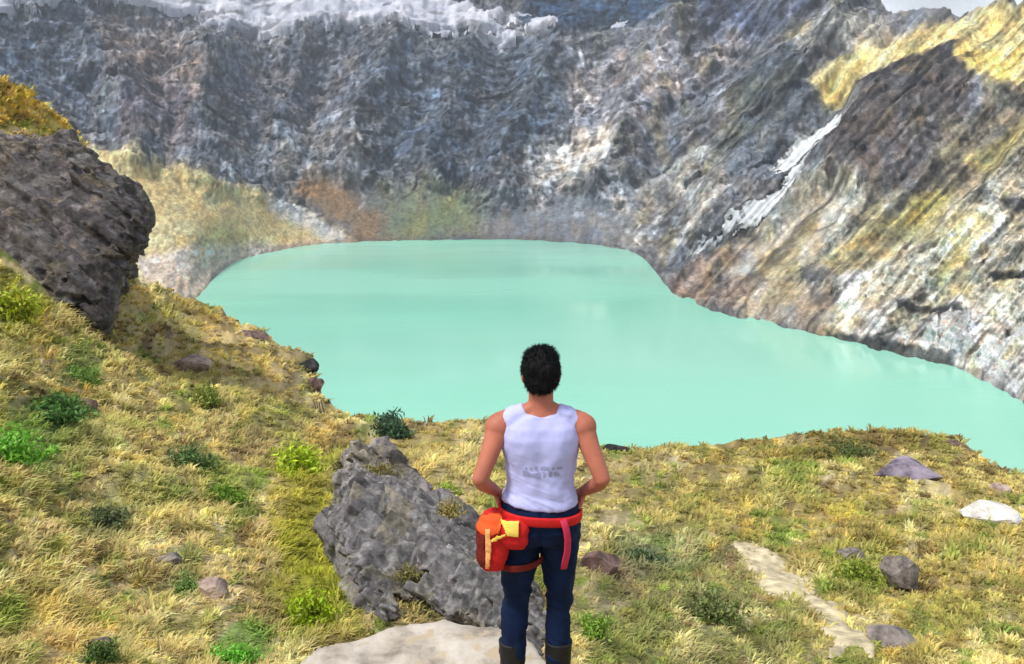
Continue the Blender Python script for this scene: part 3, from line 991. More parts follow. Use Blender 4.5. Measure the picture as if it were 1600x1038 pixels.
def blocks(bm, cols, outline, rfun, n, lo, hi, ratio, rot, depth, shade, seed, margin=0.9, jit=0.14):
    """jointed bedrock: overlapping angular blocks that all share one bedding direction"""
    rr = np.random.default_rng(seed)
    o = np.array(outline, float)
    cnt = 0
    while cnt < n:
        u = rr.uniform(o[:, 0].min(), o[:, 0].max())
        v = rr.uniform(o[:, 1].min(), o[:, 1].max())
        e = float(edge_dist(o, np.array(u), np.array(v)))
        px = lo * (hi / lo) ** rr.random() ** 1.4
        if e < px * margin:
            if e < lo * margin:
                continue
            px = max(lo, e / margin * .8)
        r = rfun(u, v)
        p = at(np.array(u), np.array(v), r + rr.uniform(-.5, .6) * depth)
        s_ = px / FPX * r * 1.05
        half = np.array(ratio) * s_ * rr.uniform(.75, 1.25, 3)
        cr = np.array([(x, y, z) for x in (-1, 1) for y in (-1, 1) for z in (-1, 1)], float)
        cr = cr * (1 + rr.uniform(-.38, .22, cr.shape)) * half
        m = rot @ Matrix.Rotation(rr.normal(0, jit), 3, 'X') @ Matrix.Rotation(rr.normal(0, jit), 3, 'Y') @ Matrix.Rotation(rr.normal(0, jit * 1.5), 3, 'Z')
        cr = cr @ np.array(m).T + p
        vs_ = [bm.verts.new(c) for c in cr]
        h = bmesh.ops.convex_hull(bm, input=vs_, use_existing_faces=False)
        k = shade(u, v, rr)
        dead = [g for g in h['geom_interior'] if isinstance(g, bmesh.types.BMVert)]
        bmesh.ops.delete(bm, geom=dead, context='VERTS')
        for q in vs_:
            if q.is_valid:
                cols[q] = k
        cnt += 1


def outcrop_mesh(core, bm, cols, core_col, name, voxel):
    """join the blocks with the core they sit on into one mesh with its rock colour"""
    edges = [e for e in bm.edges if e.is_manifold]
    bm.verts.index_update()
    bm.verts.ensure_lookup_table()
    co = [tuple(v.co) for v in bm.verts]
    cc = [cols.get(v, core_col) for v in bm.verts]
    fc = [tuple(v.index for v in f.verts) for f in bm.faces]
    nb_ = len(co)
    co += [tuple(v.co) for v in core.vertices]
    cc += [core_col] * len(core.vertices)
    fc += [tuple(i + nb_ for i in p.vertices) for p in core.polygons]
    from mathutils.kdtree import KDTree
    kd = KDTree(nb_)
    for i in range(nb_):
        kd.insert(co[i], i)
    kd.balance()
    me0 = bpy.data.meshes.new(name)
    me0.from_pydata(co, [], fc)
    b2 = bmesh.new()
    b2.from_mesh(me0)
    bpy.data.meshes.remove(me0)
    bmesh.ops.recalc_face_normals(b2, faces=b2.faces[:])
    me = remeshed(b2, voxel, 1)
    me.polygons.foreach_set('use_smooth', np.ones(len(me.polygons), bool))
    cl = np.array(cc)
    vc = np.array([v.co for v in me.vertices])
    tone = cl[[kd.find(v.co)[1] for v in me.vertices]]
    mean = cl[:nb_].mean(0)
    big = 60 * voxel
    st_ = 1 + .35 * fbm((vc[:, 0] - vc[:, 2]) / (big * .3), (vc[:, 0] + vc[:, 2]) / (big * 1.6), vc[:, 1] / big, 4, 241) + .25 * fbm(vc[:, 0] / (big * .1), vc[:, 1] / (big * .1), vc[:, 2] / (big * .1), 3, 243)
    c3 = (tone * .55 + tone.mean(0) * .45) * np.clip(st_, .35, 1.8)[:, None]
    lich = sstep(.25, .5, fbm(vc[:, 0] / (big * .5), vc[:, 1] / (big * .5), vc[:, 2] / (big * .5), 4, 245))[:, None] * .45
    c3 = c3 * (1 - lich) + c3 * np.array([1.25, 1.15, .72]) * lich
    a = me.attributes.new('Col', 'FLOAT_COLOR', 'POINT')
    c4 = np.ones((len(vc), 4), np.float32)
    c4[:, :3] = np.clip(c3, 0, 1)
    a.data.foreach_set('color', c4.ravel())
    bm.free()
    return me


# dark overhanging outcrop on the left
fr, bk = [], []
for u, v in OUTCROP:
    r = 24.5 + (520 - v) / 310 * 6.5
    fr.append(tuple(at(u, v, r)))
    bk.append(tuple(at(u + 4, v, r + 9)))
me = remeshed(prism(fr, bk), 0.075, 8)


def oc(co, no):
    x, y, z = co.T
    a = (x + z) * 0.7          # strata dip down to the right
    b = (z - x) * 0.7
    n = ridged(a / 3.2, b / 0.9, y / 2.6, 4, 211)
    q = np.floor((fbm(a / 2.4, b / 1.1, y / 2.2, 3, 213) + 1) * 3) / 3
    n3 = fbm(x / 0.5, y / 0.5, z / 0.5, 4, 215)
    co = facet(co, no, 2.3, 0.42, 5, (1, 1, 1.3))
    co = facet(co, no, 0.8, 0.20, 6, (1, 1, 1.6))
    co = facet(co, no, 0.33, 0.07, 7)
    return co + no * (0.20 * n + 0.09 * n3)[:, None]


displace(me, oc)
M_OUT = rock_mat('dark_outcrop_rock', (22, 22, 25), (74, 72, 73), (150, 146, 142), 1.7, 0.6, 0.12, speck=(112, 104, 84), stretch=(1, 1, 1.3))
bm = bmesh.new()
cols = {}


def oc_r(u, v): return 24.2 + (520 - v) / 310 * 6.5


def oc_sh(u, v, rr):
    f = float(sstep(90, 190, u + 0.25 * (v - 350)))  # darker to the right: partly rock tone, partly shade put into the colour
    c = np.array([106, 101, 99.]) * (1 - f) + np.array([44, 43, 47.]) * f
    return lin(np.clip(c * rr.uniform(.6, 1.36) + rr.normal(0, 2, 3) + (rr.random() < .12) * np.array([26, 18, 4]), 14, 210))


OROT = Matrix.Rotation(R(41), 3, 'Y')
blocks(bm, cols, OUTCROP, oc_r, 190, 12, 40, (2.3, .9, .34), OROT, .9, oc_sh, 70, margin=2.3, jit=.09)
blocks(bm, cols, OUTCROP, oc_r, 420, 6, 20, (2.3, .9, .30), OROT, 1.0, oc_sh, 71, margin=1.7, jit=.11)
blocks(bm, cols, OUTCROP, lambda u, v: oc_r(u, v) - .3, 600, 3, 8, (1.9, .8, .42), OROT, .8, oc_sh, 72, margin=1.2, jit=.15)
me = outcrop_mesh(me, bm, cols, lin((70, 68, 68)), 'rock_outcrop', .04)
M_OUT = attr_mat('dark_outcrop_rock', 0.92, (3.0, 11.0), bump=0.6, bump_scale=0.12, amp=(0.55, 1.4))
tag(link('rock_outcrop', me, M_OUT), 'dark overhanging cliff of layered rock jutting out at the left', 'rock')

# grey bedrock knob left of the person
fr, bk = [], []
for u, v in ROCKMID:
    r = 5.16 + (975 - v) / 285 * 3.0
    fr.append(tuple(at(u, v, r)))
    bk.append(tuple(at(u, v, r + 1.5) + np.array([0, 0, -0.25])))
me = remeshed(prism(fr, bk), 0.021, 10)


def md_fn(co, no):
    co = facet(co, no, 0.75, 0.13, 15, (1, 1, .8))
    co = facet(co, no, 0.26, 0.05, 16, (1, 1, .8))
    co = facet(co, no, 0.10, 0.016, 17)
    x, y, z = co.T
    return co + no * (0.03 * fbm(x / .16, y / .16, z / .16, 4, 231) + .05 * ridged((x + z) / .7, (z - x) / .4, y / .5, 3, 233))[:, None]


displace(me, md_fn)
bm = bmesh.new()
cols = {}


def md_r(u, v): return 4.86 + (975 - v) / 285 * 3.0


def md_sh(u, v, rr):
    c = np.array([124, 121, 121.]) if v > 770 else np.array([134, 128, 124.])
    return lin(np.clip(c * rr.uniform(.62, 1.24) + rr.normal(0, 1.5, 3), 14, 220))


MROT = Matrix.Rotation(R(38), 3, 'Y') @ Matrix.Rotation(R(25), 3, 'X')
blocks(bm, cols, ROCKMID, md_r, 170, 12, 34, (2.2, .9, .36), MROT, .16, md_sh, 80, margin=1.9, jit=.08)
blocks(bm, cols, ROCKMID, md_r, 620, 6, 18, (2.3, .9, .32), MROT, .16, md_sh, 81, margin=1.5, jit=.10)
blocks(bm, cols, ROCKMID, lambda u, v: md_r(u, v) - .05, 800, 2.5, 8, (1.9, .8, .42), MROT, .22, md_sh, 82, margin=1.2, jit=.15)
me = outcrop_mesh(me, bm, cols, lin((112, 110, 110)), 'rock_outcrop', .0095)
M_MID = attr_mat('grey_rock', 0.92, (9.0, 38.0), bump=0.6, bump_scale=0.03, amp=(0.6, 1.35))
tag(link('rock_outcrop', me, M_MID), 'grey fractured bedrock outcrop on the slope left of the person', 'rock')

# flat pale rock the person stands on
pl = [tuple(p) for p in on_z(np.array(FOOT)[:, 0], np.array(FOOT)[:, 1], 0.0)]
bm = prism([(x, y, -0.01) for x, y, z in pl], [(x + (x + .2) * .12, y, -0.9) for x, y, z in pl])
me = remeshed(bm, 0.022, 8)


def ft(co, no):
    x, y, z = co.T
    n = fbm(x / 0.5, y / 0.5, z / 0.5, 4, 221)
    n2 = ridged(x / 0.22, y / 0.22, z / 0.22, 3, 223)
    flat = np.clip(sstep(0.10, 0.30, np.minimum(np.hypot(x - 0.0, y - 3.82), np.hypot(x - 0.22, y - 3.82))), 0, 1)
    dsp = (0.035 * n + 0.012 * n2)
    top = no[:, 2] > 0.7
    dsp = np.where(top, dsp * flat, dsp * 1.6)
    out = co + no * dsp[:, None]
    return out


displace(me, ft)
M_FOOT = rock_mat('pale_rock', (142, 132, 120), (190, 180, 166), (214, 206, 194), 4.5, 0.6, 0.03, speck=(188, 172, 146))
tag(link('boulder', me, M_FOOT), 'flat pale boulder under the feet of the person', 'rock')


def boulder(u, v, wpx, hpx, mat, label, flat=1.0, seed=1, sink=0.3, rot=0.0, sub=5, group=None):
    p = near_pos(np.array(float(u)), np.array(float(v)))
    dep = float(np.dot(p - np.array([0, 0, CAMZ]), FWD))
    wx, wz = wpx / FPX * dep / 2, hpx / FPX * dep / 2
    bm = bmesh.new()
    bmesh.ops.create_icosphere(bm, subdivisions=sub, radius=1.0)
    me = bpy.data.meshes.new('boulder')
    bm.to_mesh(me)
    bm.free()
    rr = np.random.default_rng(seed)
    planes = rr.normal(size=(16, 3))
    planes /= np.linalg.norm(planes, axis=1)[:, None]
    offs = rr.uniform(0.58, 0.86, 16)

    def f(co, no):
        for n_, o_ in zip(planes, offs):          # knock off angular facets
            dd = co @ n_ - o_
            co = co - np.clip(dd, 0, None)[:, None] * n_ * 0.97
        co = co * (1 + 0.06 * fbm(co[:, 0] * 1.7, co[:, 1] * 1.7, co[:, 2] * 1.7, 4, seed) + 0.025 * ridged(co[:, 0] * 4, co[:, 1] * 4, co[:, 2] * 4, 3, seed + 3))[:, None]
        return co * np.array([wx, wx * 0.8, wz]) * 1.18
    displace(me, f)
    me.polygons.foreach_set('use_smooth', np.zeros(len(me.polygons), bool))
    o = link('boulder', me, mat)
    o.location = (p[0], p[1], p[2] + wz * (1 - sink))
    o.rotation_euler = (0, 0, rot)
    tag(o, label, 'rock', group)
    return o


M_PURP = rock_mat('purple_stone', (72, 64, 76), (140, 128, 142), (170, 160, 172), 1.6, 0.6, 0.06)
M_GREY = rock_mat('grey_stone', (76, 70, 68), (134, 124, 118), (166, 156, 150), 6, 0.7, 0.03)
M_WHT = rock_mat('white_stone', (176, 170, 160), (216, 212, 204), (236, 232, 228), 4, 0.5, 0.03)
M_PINK = rock_mat('pinkish_stone', (110, 88, 80), (176, 154, 142), (206, 186, 172), 4, 0.6, 0.03)
M_BRN = rock_mat('brown_stone', (58, 46, 42), (112, 90, 84), (150, 126, 118), 4, 0.7, 0.03)
M_DRK = rock_mat('dark_stone', (22, 24, 26), (52, 54, 54), (90, 88, 86), 3, 0.7, 0.05)
boulder(1414, 748, 92, 44, M_PURP, 'flat purplish slab with a dark undercut edge near the knoll edge', seed=2, sink=0.42)
boulder(1408, 905, 62, 66, M_GREY, 'upright grey boulder with green grass at its left side', seed=3, sink=0.25)
boulder(1328, 866, 40, 26, M_GREY, 'small grey brown stone in the grass just up left of the upright boulder', seed=4)
boulder(1538, 822, 84, 30, M_WHT, 'low white flat stone lying in the golden grass at the right', seed=5, sink=0.35)
boulder(1560, 776, 34, 18, M_PINK, 'small pinkish stone up the slope from the white flat stone', seed=6)
boulder(294, 574, 62, 26, M_PINK, 'pinkish stone in dry grass on the left hillside towards the lake', seed=7, sink=0.35)
boulder(392, 530, 56, 18, M_BRN, 'flat reddish brown stone on the rim of the left hillside', seed=8)
boulder(484, 584, 26, 28, M_DRK, 'black stone standing up on the hillside rim against the lake', seed=9)
boulder(494, 612, 24, 26, M_BRN, 'brown stone on the hillside rim just below the black stone', seed=19)
boulder(962, 714, 34, 16, M_DRK, "dark stone on the knoll rim beside the person's right elbow", seed=10)
boulder(938, 905, 64, 50, M_BRN, "rough purple brown rock in the grass beside the person's right thigh", seed=11, sink=0.45)
boulder(336, 945, 48, 32, M_PINK, 'pale pink stone half buried in straw grass at lower left', seed=12, sink=0.5)
boulder(1490, 700, 34, 14, M_BRN, 'low brown stone near the right end of the knoll rim', seed=13)
boulder(1385, 1030, 70, 30, M_GREY, 'grey low stone at the bottom edge right of the pale path', seed=14, sink=0.5)
boulder(265, 882, 44, 22, M_GREY, 'grey stone peeping out of the straw grass at lower left', seed=15, sink=0.5)
boulder(130, 640, 50, 24, M_BRN, 'dark brown stone behind the dark green shrub on the left hillside', seed=16, sink=0.5)
boulder(655, 770, 40, 40, M_PURP, 'bluish grey stone at the upper right edge of the bedrock outcrop', seed=17, sink=0.4)
boulder(150, 1000, 40, 22, M_GREY, 'grey stone in dry grass near the lower left corner', seed=18, sink=0.5)

# ------------------------------------------------------------------ grass (one mass of blades)
N = 38000
uu = rng.uniform(-260, 1860, N * 3)
vv = rng.uniform(100, 1560, N * 3)
ok = vv > edge_v(uu) + 1
ok &= edge_dist(FOOT, uu, vv) < 3
md = edge_dist(ROCKMID, uu, vv)
ok &= (md < 2) | ((rng.random(len(uu)) < 0.06) & (fbm(uu / 40, vv / 40, 0, 2, 301) > 0.25))
pd = edge_dist(PATH, uu, vv)
ok &= (pd < -4) | (rng.random(len(uu)) < 0.4 * sstep(14, 0, pd) + 0.02)
ok &= ~((edge_dist(OUTCROP, uu, vv) > 4))
uu, vv = uu[ok], vv[ok]
keep = fbm(uu / 20, vv / 14, 0, 3, 303) > -0.55
uu, vv = uu[keep][:N * 2], vv[keep][:N * 2]
gp = near_pos(uu, vv)
gr = np.hypot(gp[:, 0], gp[:, 1])
gc = near_color(uu, vv, gp[:, 0], gp[:, 1])
NB = 12
n = len(uu)
sz = np.clip(0.0165 * gr ** 0.75, 0.035, 0.6) * rng.uniform(0.6, 1.35, n)
sz *= 1 + 0.5 * np.clip(fbm(uu / 60, vv / 45, 0, 2, 305), -0.6, 1)
wd = np.clip(0.0013 * gr, 0.0035, 0.1)
az_ = rng.uniform(0, 2 * np.pi, (n, NB))
ln0 = rng.uniform(0.15, 1.0, (n, NB))
hgt = sz[:, None] * rng.uniform(0.6, 1.25, (n, NB))
base = gp[:, None, :] + np.stack([np.cos(az_) * sz[:, None] * 0.7 * rng.random((n, NB)), np.sin(az_) * sz[:, None] * 0.7 * rng.random((n, NB)), np.full((n, NB), -0.02)], -1)
dirh = np.stack([np.cos(az_), np.sin(az_), np.zeros_like(az_)], -1)
side = np.stack([-np.sin(az_), np.cos(az_), np.zeros_like(az_)], -1)
# the blades lean a little downhill and with the wind
wind = np.array([0.25, 0.10, 0])
mid = base + dirh * (hgt * 0.40 * ln0)[..., None] + np.array([0, 0, 1]) * (hgt * 0.46)[..., None] + wind * (hgt * 0.22)[..., None]
tip = base + dirh * (hgt * 1.1 * ln0)[..., None] + np.array([0, 0, 1]) * (hgt * (0.82 - 0.42 * ln0))[..., None] + wind * (hgt * 0.6)[..., None]
ww = (wd[:, None] * rng.uniform(0.7, 1.4, (n, NB)))[..., None]
vts = np.stack([base - side * ww, base + side * ww, mid + side * ww * 0.7, mid - side * ww * 0.7, tip], 2).reshape(-1, 3)
cb = gc[:, None, :] * rng.uniform(0.72, 1.3, (n, NB, 1)) * (1 + rng.normal(0, 0.05, (n, NB, 3)))
cv5 = np.repeat(cb[:, :, None, :], 5, 2).reshape(-1, 3)
i0 = np.arange(n * NB) * 5
tri = np.concatenate([np.stack([i0, i0 + 1, i0 + 2], 1), np.stack([i0, i0 + 2, i0 + 3], 1), np.stack([i0 + 3, i0 + 2, i0 + 4], 1)])
mgr, gn_, gb, gnew, glink = principled('grass_blade')
ga = gnew('ShaderNodeAttribute')
ga.attribute_name = 'Col'
glink(ga.outputs['Color'], gb.inputs['Base Color'])
gb.inputs['Roughness'].default_value = 0.75
gb.inputs['Specular IOR Level'].default_value = 0.2
tr = gnew('ShaderNodeBsdfTranslucent')
glink(ga.outputs['Color'], tr.inputs['Color'])
ms = gnew('ShaderNodeMixShader')
ms.inputs[0].default_value = 0.38
glink(gb.outputs[0], ms.inputs[1])
glink(tr.outputs[0], ms.inputs[2])
glink(ms.outputs[0], gn_.nodes['Material Output'].inputs['Surface'])
tag(link('grass', mesh_np('grass', vts, tri, cv5 * np.array([1.42, 1.48, 1.18]), smooth=False), mgr), 'dry tussock grass covering the near hillside', kind='stuff')


# ------------------------------------------------------------------ shrubs
def leaf_mat(name, rgb):
    m, n, b, new, ln = principled(name)
    a = new('ShaderNodeAttribute')
    a.attribute_name = 'Col'
    ln(a.outputs['Color'], b.inputs['Base Color'])
    b.inputs['Roughness'].default_value = 0.6
    t = new('ShaderNodeBsdfTranslucent')
    ln(a.outputs['Color'], t.inputs['Color'])
    s = new('ShaderNodeMixShader')
    s.inputs[0].default_value = 0.25
    ln(b.outputs[0], s.inputs[1])
    ln(t.outputs[0], s.inputs[2])
    ln(s.outputs[0], n.nodes['Material Output'].inputs['Surface'])
    return m


M_LEAF = leaf_mat('leaf', (100, 120, 50))
M_STEM = plain_mat('woody_stem', (92, 74, 52), 0.9, 0.3, 20)


def shrub(u, v, wpx, hpx, rgb, label, seed, nleaf=1500, name='shrub', r=None):
    rr = np.random.default_rng(seed)
    group = None
    p = near_pos(np.array(float(u)), np.array(float(v))) if r is None else at(np.array(float(u)), np.array(float(v)), r)
    dep = float(np.dot(p - np.array([0, 0, CAMZ]), FWD))
    wx, hz = wpx / FPX * dep / 2 * 1.2, hpx / FPX * dep * .85
    root = bpy.data.objects.new(name, None)
    COL.objects.link(root)
    root.location = tuple(p)
    root.empty_display_size = 0.2
    tag(root, label, 'shrub', group)
    # twigs from the base, leaves gathered at and along them
    nt_ = 16
    a = rr.uniform(0, 2 * np.pi, nt_)
    rad = rr.random(nt_) ** .6 * wx * rr.uniform(.7, 1.3, nt_)
    tipz = hz * rr.uniform(0.35, 1.15, nt_) * (1 - 0.45 * np.minimum(rad / wx, 1.1) ** 2)
    tips = np.stack([np.cos(a) * rad, np.sin(a) * rad, tipz], 1)
    bm = bmesh.new()
    for t in tips:
        add_tube(bm, [(t[0] * .1, t[1] * .1, -0.05 * hz), tuple(t * np.array([.5, .5, .6])), tuple(t)], [hz * .025, hz * .016, hz * .006], 5)
    me = bpy.data.meshes.new('stem')
    bm.to_mesh(me)
    bm.free()
    link('stem', me, M_STEM, root)
    k = rr.integers(0, nt_, nleaf)
    f = rr.uniform(0.35, 1.05, nleaf)[:, None]
    c = tips[k] * np.concatenate([f, f, f], 1) + rr.normal(0, 1, (nleaf, 3)) * np.array([wx * .2, wx * .2, hz * .12])
    c[:, 2] = np.abs(c[:, 2])
    ls = np.clip(0.115 * min(wx, hz), 0.0011 * dep, 1)
    d1 = rr.normal(0, 1, (nleaf, 3))
    d1[:, 2] = np.abs(d1[:, 2]) * 1.1
    d1 /= np.linalg.norm(d1, axis=1)[:, None]
    d2 = np.cross(d1, rr.normal(0, 1, (nleaf, 3)))
    d2 /= np.linalg.norm(d2, axis=1)[:, None]
    L = ls * rr.uniform(0.7, 1.5, (nleaf, 1))
    q = np.stack([c - d1 * L, c + d2 * L * .36, c + d1 * L, c - d2 * L * .36], 1).reshape(-1, 3)
    col = lin(rgb) * 1.5 * rr.uniform(0.5, 1.4, (nleaf, 1)) * (1 + rr.normal(0, .08, (nleaf, 3)))
    col = np.repeat(col, 4, 0)
    fc = np.arange(nleaf * 4).reshape(-1, 4)
    link('foliage', mesh_np('foliage', q, fc, col, False), M_LEAF, root)
    return root


def add_tube(bm, pts, rad, seg=10, ex=None):
    """closed tube of round or elliptical rings along a polyline"""
    pts = [Vector(p) for p in pts]
    rings = []
    ref = None
    for i, p in enumerate(pts):
        t = (pts[min(i + 1, len(pts) - 1)] - pts[max(i - 1, 0)]).normalized()
        if ref is None:
            ref = Vector((1, 0, 0)) if abs(t.x) < 0.8 else Vector((0, 1, 0))
        x = (ref - t * ref.dot(t)).normalized()
        ref = x
        y = t.cross(x)
        r = rad[i]
        rx, ry = r if isinstance(r, tuple) else (r, r)
        rings.append([bm.verts.new(p + x * (rx * math.cos(2 * math.pi * k / seg)) + y * (ry * math.sin(2 * math.pi * k / seg))) for k in range(seg)])
    for a, b in zip(rings, rings[1:]):
        for k in range(seg):
            bm.faces.new((a[k], a[(k + 1) % seg], b[(k + 1) % seg], b[k]))
    bm.faces.new(rings[0][::-1])
    bm.faces.new(rings[-1])


for i, (u, v, wpx, hpx, rgb, lab) in enumerate([
        (617, 684, 60, 42, (62, 88, 64), 'dark green rounded bush on the hillside rim against the lake'),
        (126, 596, 44, 40, (104, 134, 58), 'mid green small shrub in dry grass below the dark cliff'),
        (92, 680, 64, 50, (76, 112, 50), 'dark green shrub beside a dark brown stone on the left hillside'),
        (18, 730, 80, 60, (116, 168, 60), 'bright green bushy clump cut by the left picture edge'),
        (22, 495, 70, 56, (150, 158, 38), 'yellow green bush tucked under the dark cliff'),
        (298, 765, 56, 44, (84, 108, 56), 'dark green shrub in the middle of the straw coloured hillside'),
        (356, 800, 54, 34, (104, 134, 40), 'mid green low shrub just right of the dark one on the straw hillside'),
        (466, 765, 62, 62, (158, 176, 40), 'lime green bush up left of the grey bedrock outcrop'),
        (160, 822, 62, 34, (92, 102, 66), 'grey green low shrub in straw grass at lower left'),
        (292, 922, 34, 38, (120, 146, 78), 'pale green small plant in the dry grass at lower left'),
        (366, 1046, 56, 40, (112, 172, 60), 'bright green plant at the bottom edge left of the pale boulder'),
        (162, 1046, 44, 40, (70, 96, 40), 'dark green plant at the bottom edge near the lower left corner'),
        (1322, 718, 100, 24, (80, 92, 46), 'dark green spreading bush on the rim of the right knoll'),
        (1345, 905, 70, 40, (128, 142, 52), 'yellow green clump against the left side of the upright boulder'),
        (1012, 880, 60, 44, (88, 104, 70), "grey green shrub on the slope right of the person's hip"),
        (925, 1010, 50, 44, (118, 146, 56), "light green clump beside the person's right calf"),
        (478, 985, 70, 54, (142, 160, 28), 'lime green mossy clump at the lower left foot of the bedrock outcrop'),
        (662, 950, 46, 26, (118, 116, 54), 'olive tuft growing at the bottom of the bedrock outcrop'),
        (325, 640, 40, 30, (124, 136, 60), 'olive green small shrub on the upper straw coloured hillside'),
        (1105, 985, 90, 46, (102, 112, 64), 'grey green wide shrub in the lower middle between person and path'),
        (545, 745, 40, 34, (84, 78, 40), 'dark olive bush at the upper left edge of the bedrock outcrop'),
        (700, 770, 30, 24, (140, 160, 60), 'light green tuft beside the left elbow of the person'),
]):
    shrub(u, v, wpx, hpx, rgb, lab, 500 + i)

for i, (u, v, wpx, hpx, rgb, lab) in enumerate([
        (596, 748, 52, 26, (120, 112, 62), 'olive moss cushion high on the grey bedrock outcrop'),
        (548, 800, 40, 26, (96, 92, 52), 'dark moss cushion in the left corner of the grey bedrock outcrop'),
        (700, 806, 50, 26, (140, 128, 72), 'straw coloured tuft on the upper right edge of the bedrock outcrop'),
        (640, 912, 60, 30, (112, 108, 58), 'broad olive moss cushion low on the grey bedrock outcrop')]):
    shrub(u, v, wpx, hpx, rgb, lab, 560 + i, 900, 'moss_cushion', md_r(u, v) - .06)['category'] = 'moss'

# ------------------------------------------------------------------ person
PX, PY = 0.13, 3.82
M_SKIN = plain_mat('skin', (184, 110, 86), 0.55, 0.16, 9, 0.05, 0.35)
M_HAIR = plain_mat('black_hair', (11, 11, 13), 0.6, 0.4, 160, 0.6, 0.2)
M_SHIRT = plain_mat('white_cotton', (190, 192, 240), 0.9, 0.03, 30, 0.15, 0.1)
M_PRINT = plain_mat('grey_print', (158, 158, 192), 0.8, 0.05, 60)
M_NAVY = plain_mat('navy_cloth', (12, 30, 64), 0.85, 0.3, 16, 0.25, 0.2)
M_BOOT = plain_mat('dark_leather', (20, 19, 20), 0.6, 0.3, 40, 0.3, 0.4)
M_SOLE = plain_mat('black_rubber', (20, 20, 20), 0.8, 0.2, 60)
M_RED = plain_mat('red_cloth', (206, 34, 34), 0.75, 0.15, 25, 0.2, 0.25)
M_ORNG = plain_mat('orange_cloth', (226, 92, 40), 0.75, 0.12, 25, 0.2, 0.25)
M_YEL = plain_mat('yellow_cloth', (242, 212, 92), 0.75, 0.08, 25, 0.2, 0.25)
M_PALE = plain_mat('pale_orange_cloth', (246, 176, 110), 0.75, 0.1, 25, 0.2, 0.25)
M_MAR = plain_mat('maroon_cloth', (112, 34, 28), 0.8, 0.2, 25, 0.2, 0.2)
M_PNK = plain_mat('pinkish_red_strap', (206, 52, 84), 0.75, 0.12, 40, 0.1, 0.25)
M_EYE = plain_mat('eye_white', (230, 228, 224), 0.3, 0.02, 10)


def ring_loft(bm, secs, seg=36, e=2.3):
    """closed stack of superelliptic sections (cx, cy, z, rx, ry)"""
    rings = []
    for cx, cy, z, rx, ry in secs:
        ring = []
        for k in range(seg):
            t = 2 * math.pi * k / seg
            c, s = math.cos(t), math.sin(t)
            ring.append(bm.verts.new((cx + rx * math.copysign(abs(c) ** (2 / e), c), cy + ry * math.copysign(abs(s) ** (2 / e), s), z)))
        rings.append(ring)
    for a, b in zip(rings, rings[1:]):
        for k in range(seg):
            bm.faces.new((a[k], a[(k + 1) % seg], b[(k + 1) % seg], b[k]))
    bm.faces.new(rings[0][::-1])
    bm.faces.new(rings[-1])


def ball(bm, c, rx, ry=None, rz=None, rot=None):
    m = Matrix.Translation(c) @ (rot.to_4x4() if rot else Matrix()) @ Matrix.Diagonal((rx, ry or rx, rz or rx, 1))
    bmesh.ops.create_icosphere(bm, subdivisions=4, radius=1.0, matrix=m)


def catmull(pts, rad, n=5):
    P_ = [Vector(p) for p in pts]
    out, ro = [], []
    for i in range(len(P_) - 1):
        p0, p1, p2, p3 = P_[max(i - 1, 0)], P_[i], P_[i + 1], P_[min(i + 2, len(P_) - 1)]
        for k in range(n):
            t = k / n
            out.append(0.5 * ((2 * p1) + (p2 - p0) * t + (2 * p0 - 5 * p1 + 4 * p2 - p3) * t * t + (3 * p1 - p0 - 3 * p2 + p3) * t ** 3))
            ro.append(rad[i] + (rad[i + 1] - rad[i]) * t)
    out.append(P_[-1])
    ro.append(rad[-1])
    return out, ro


LEGX = {-1: (-0.092, -0.108, -0.128), 1: (0.092, 0.092, 0.092)}     # hip, knee, ankle


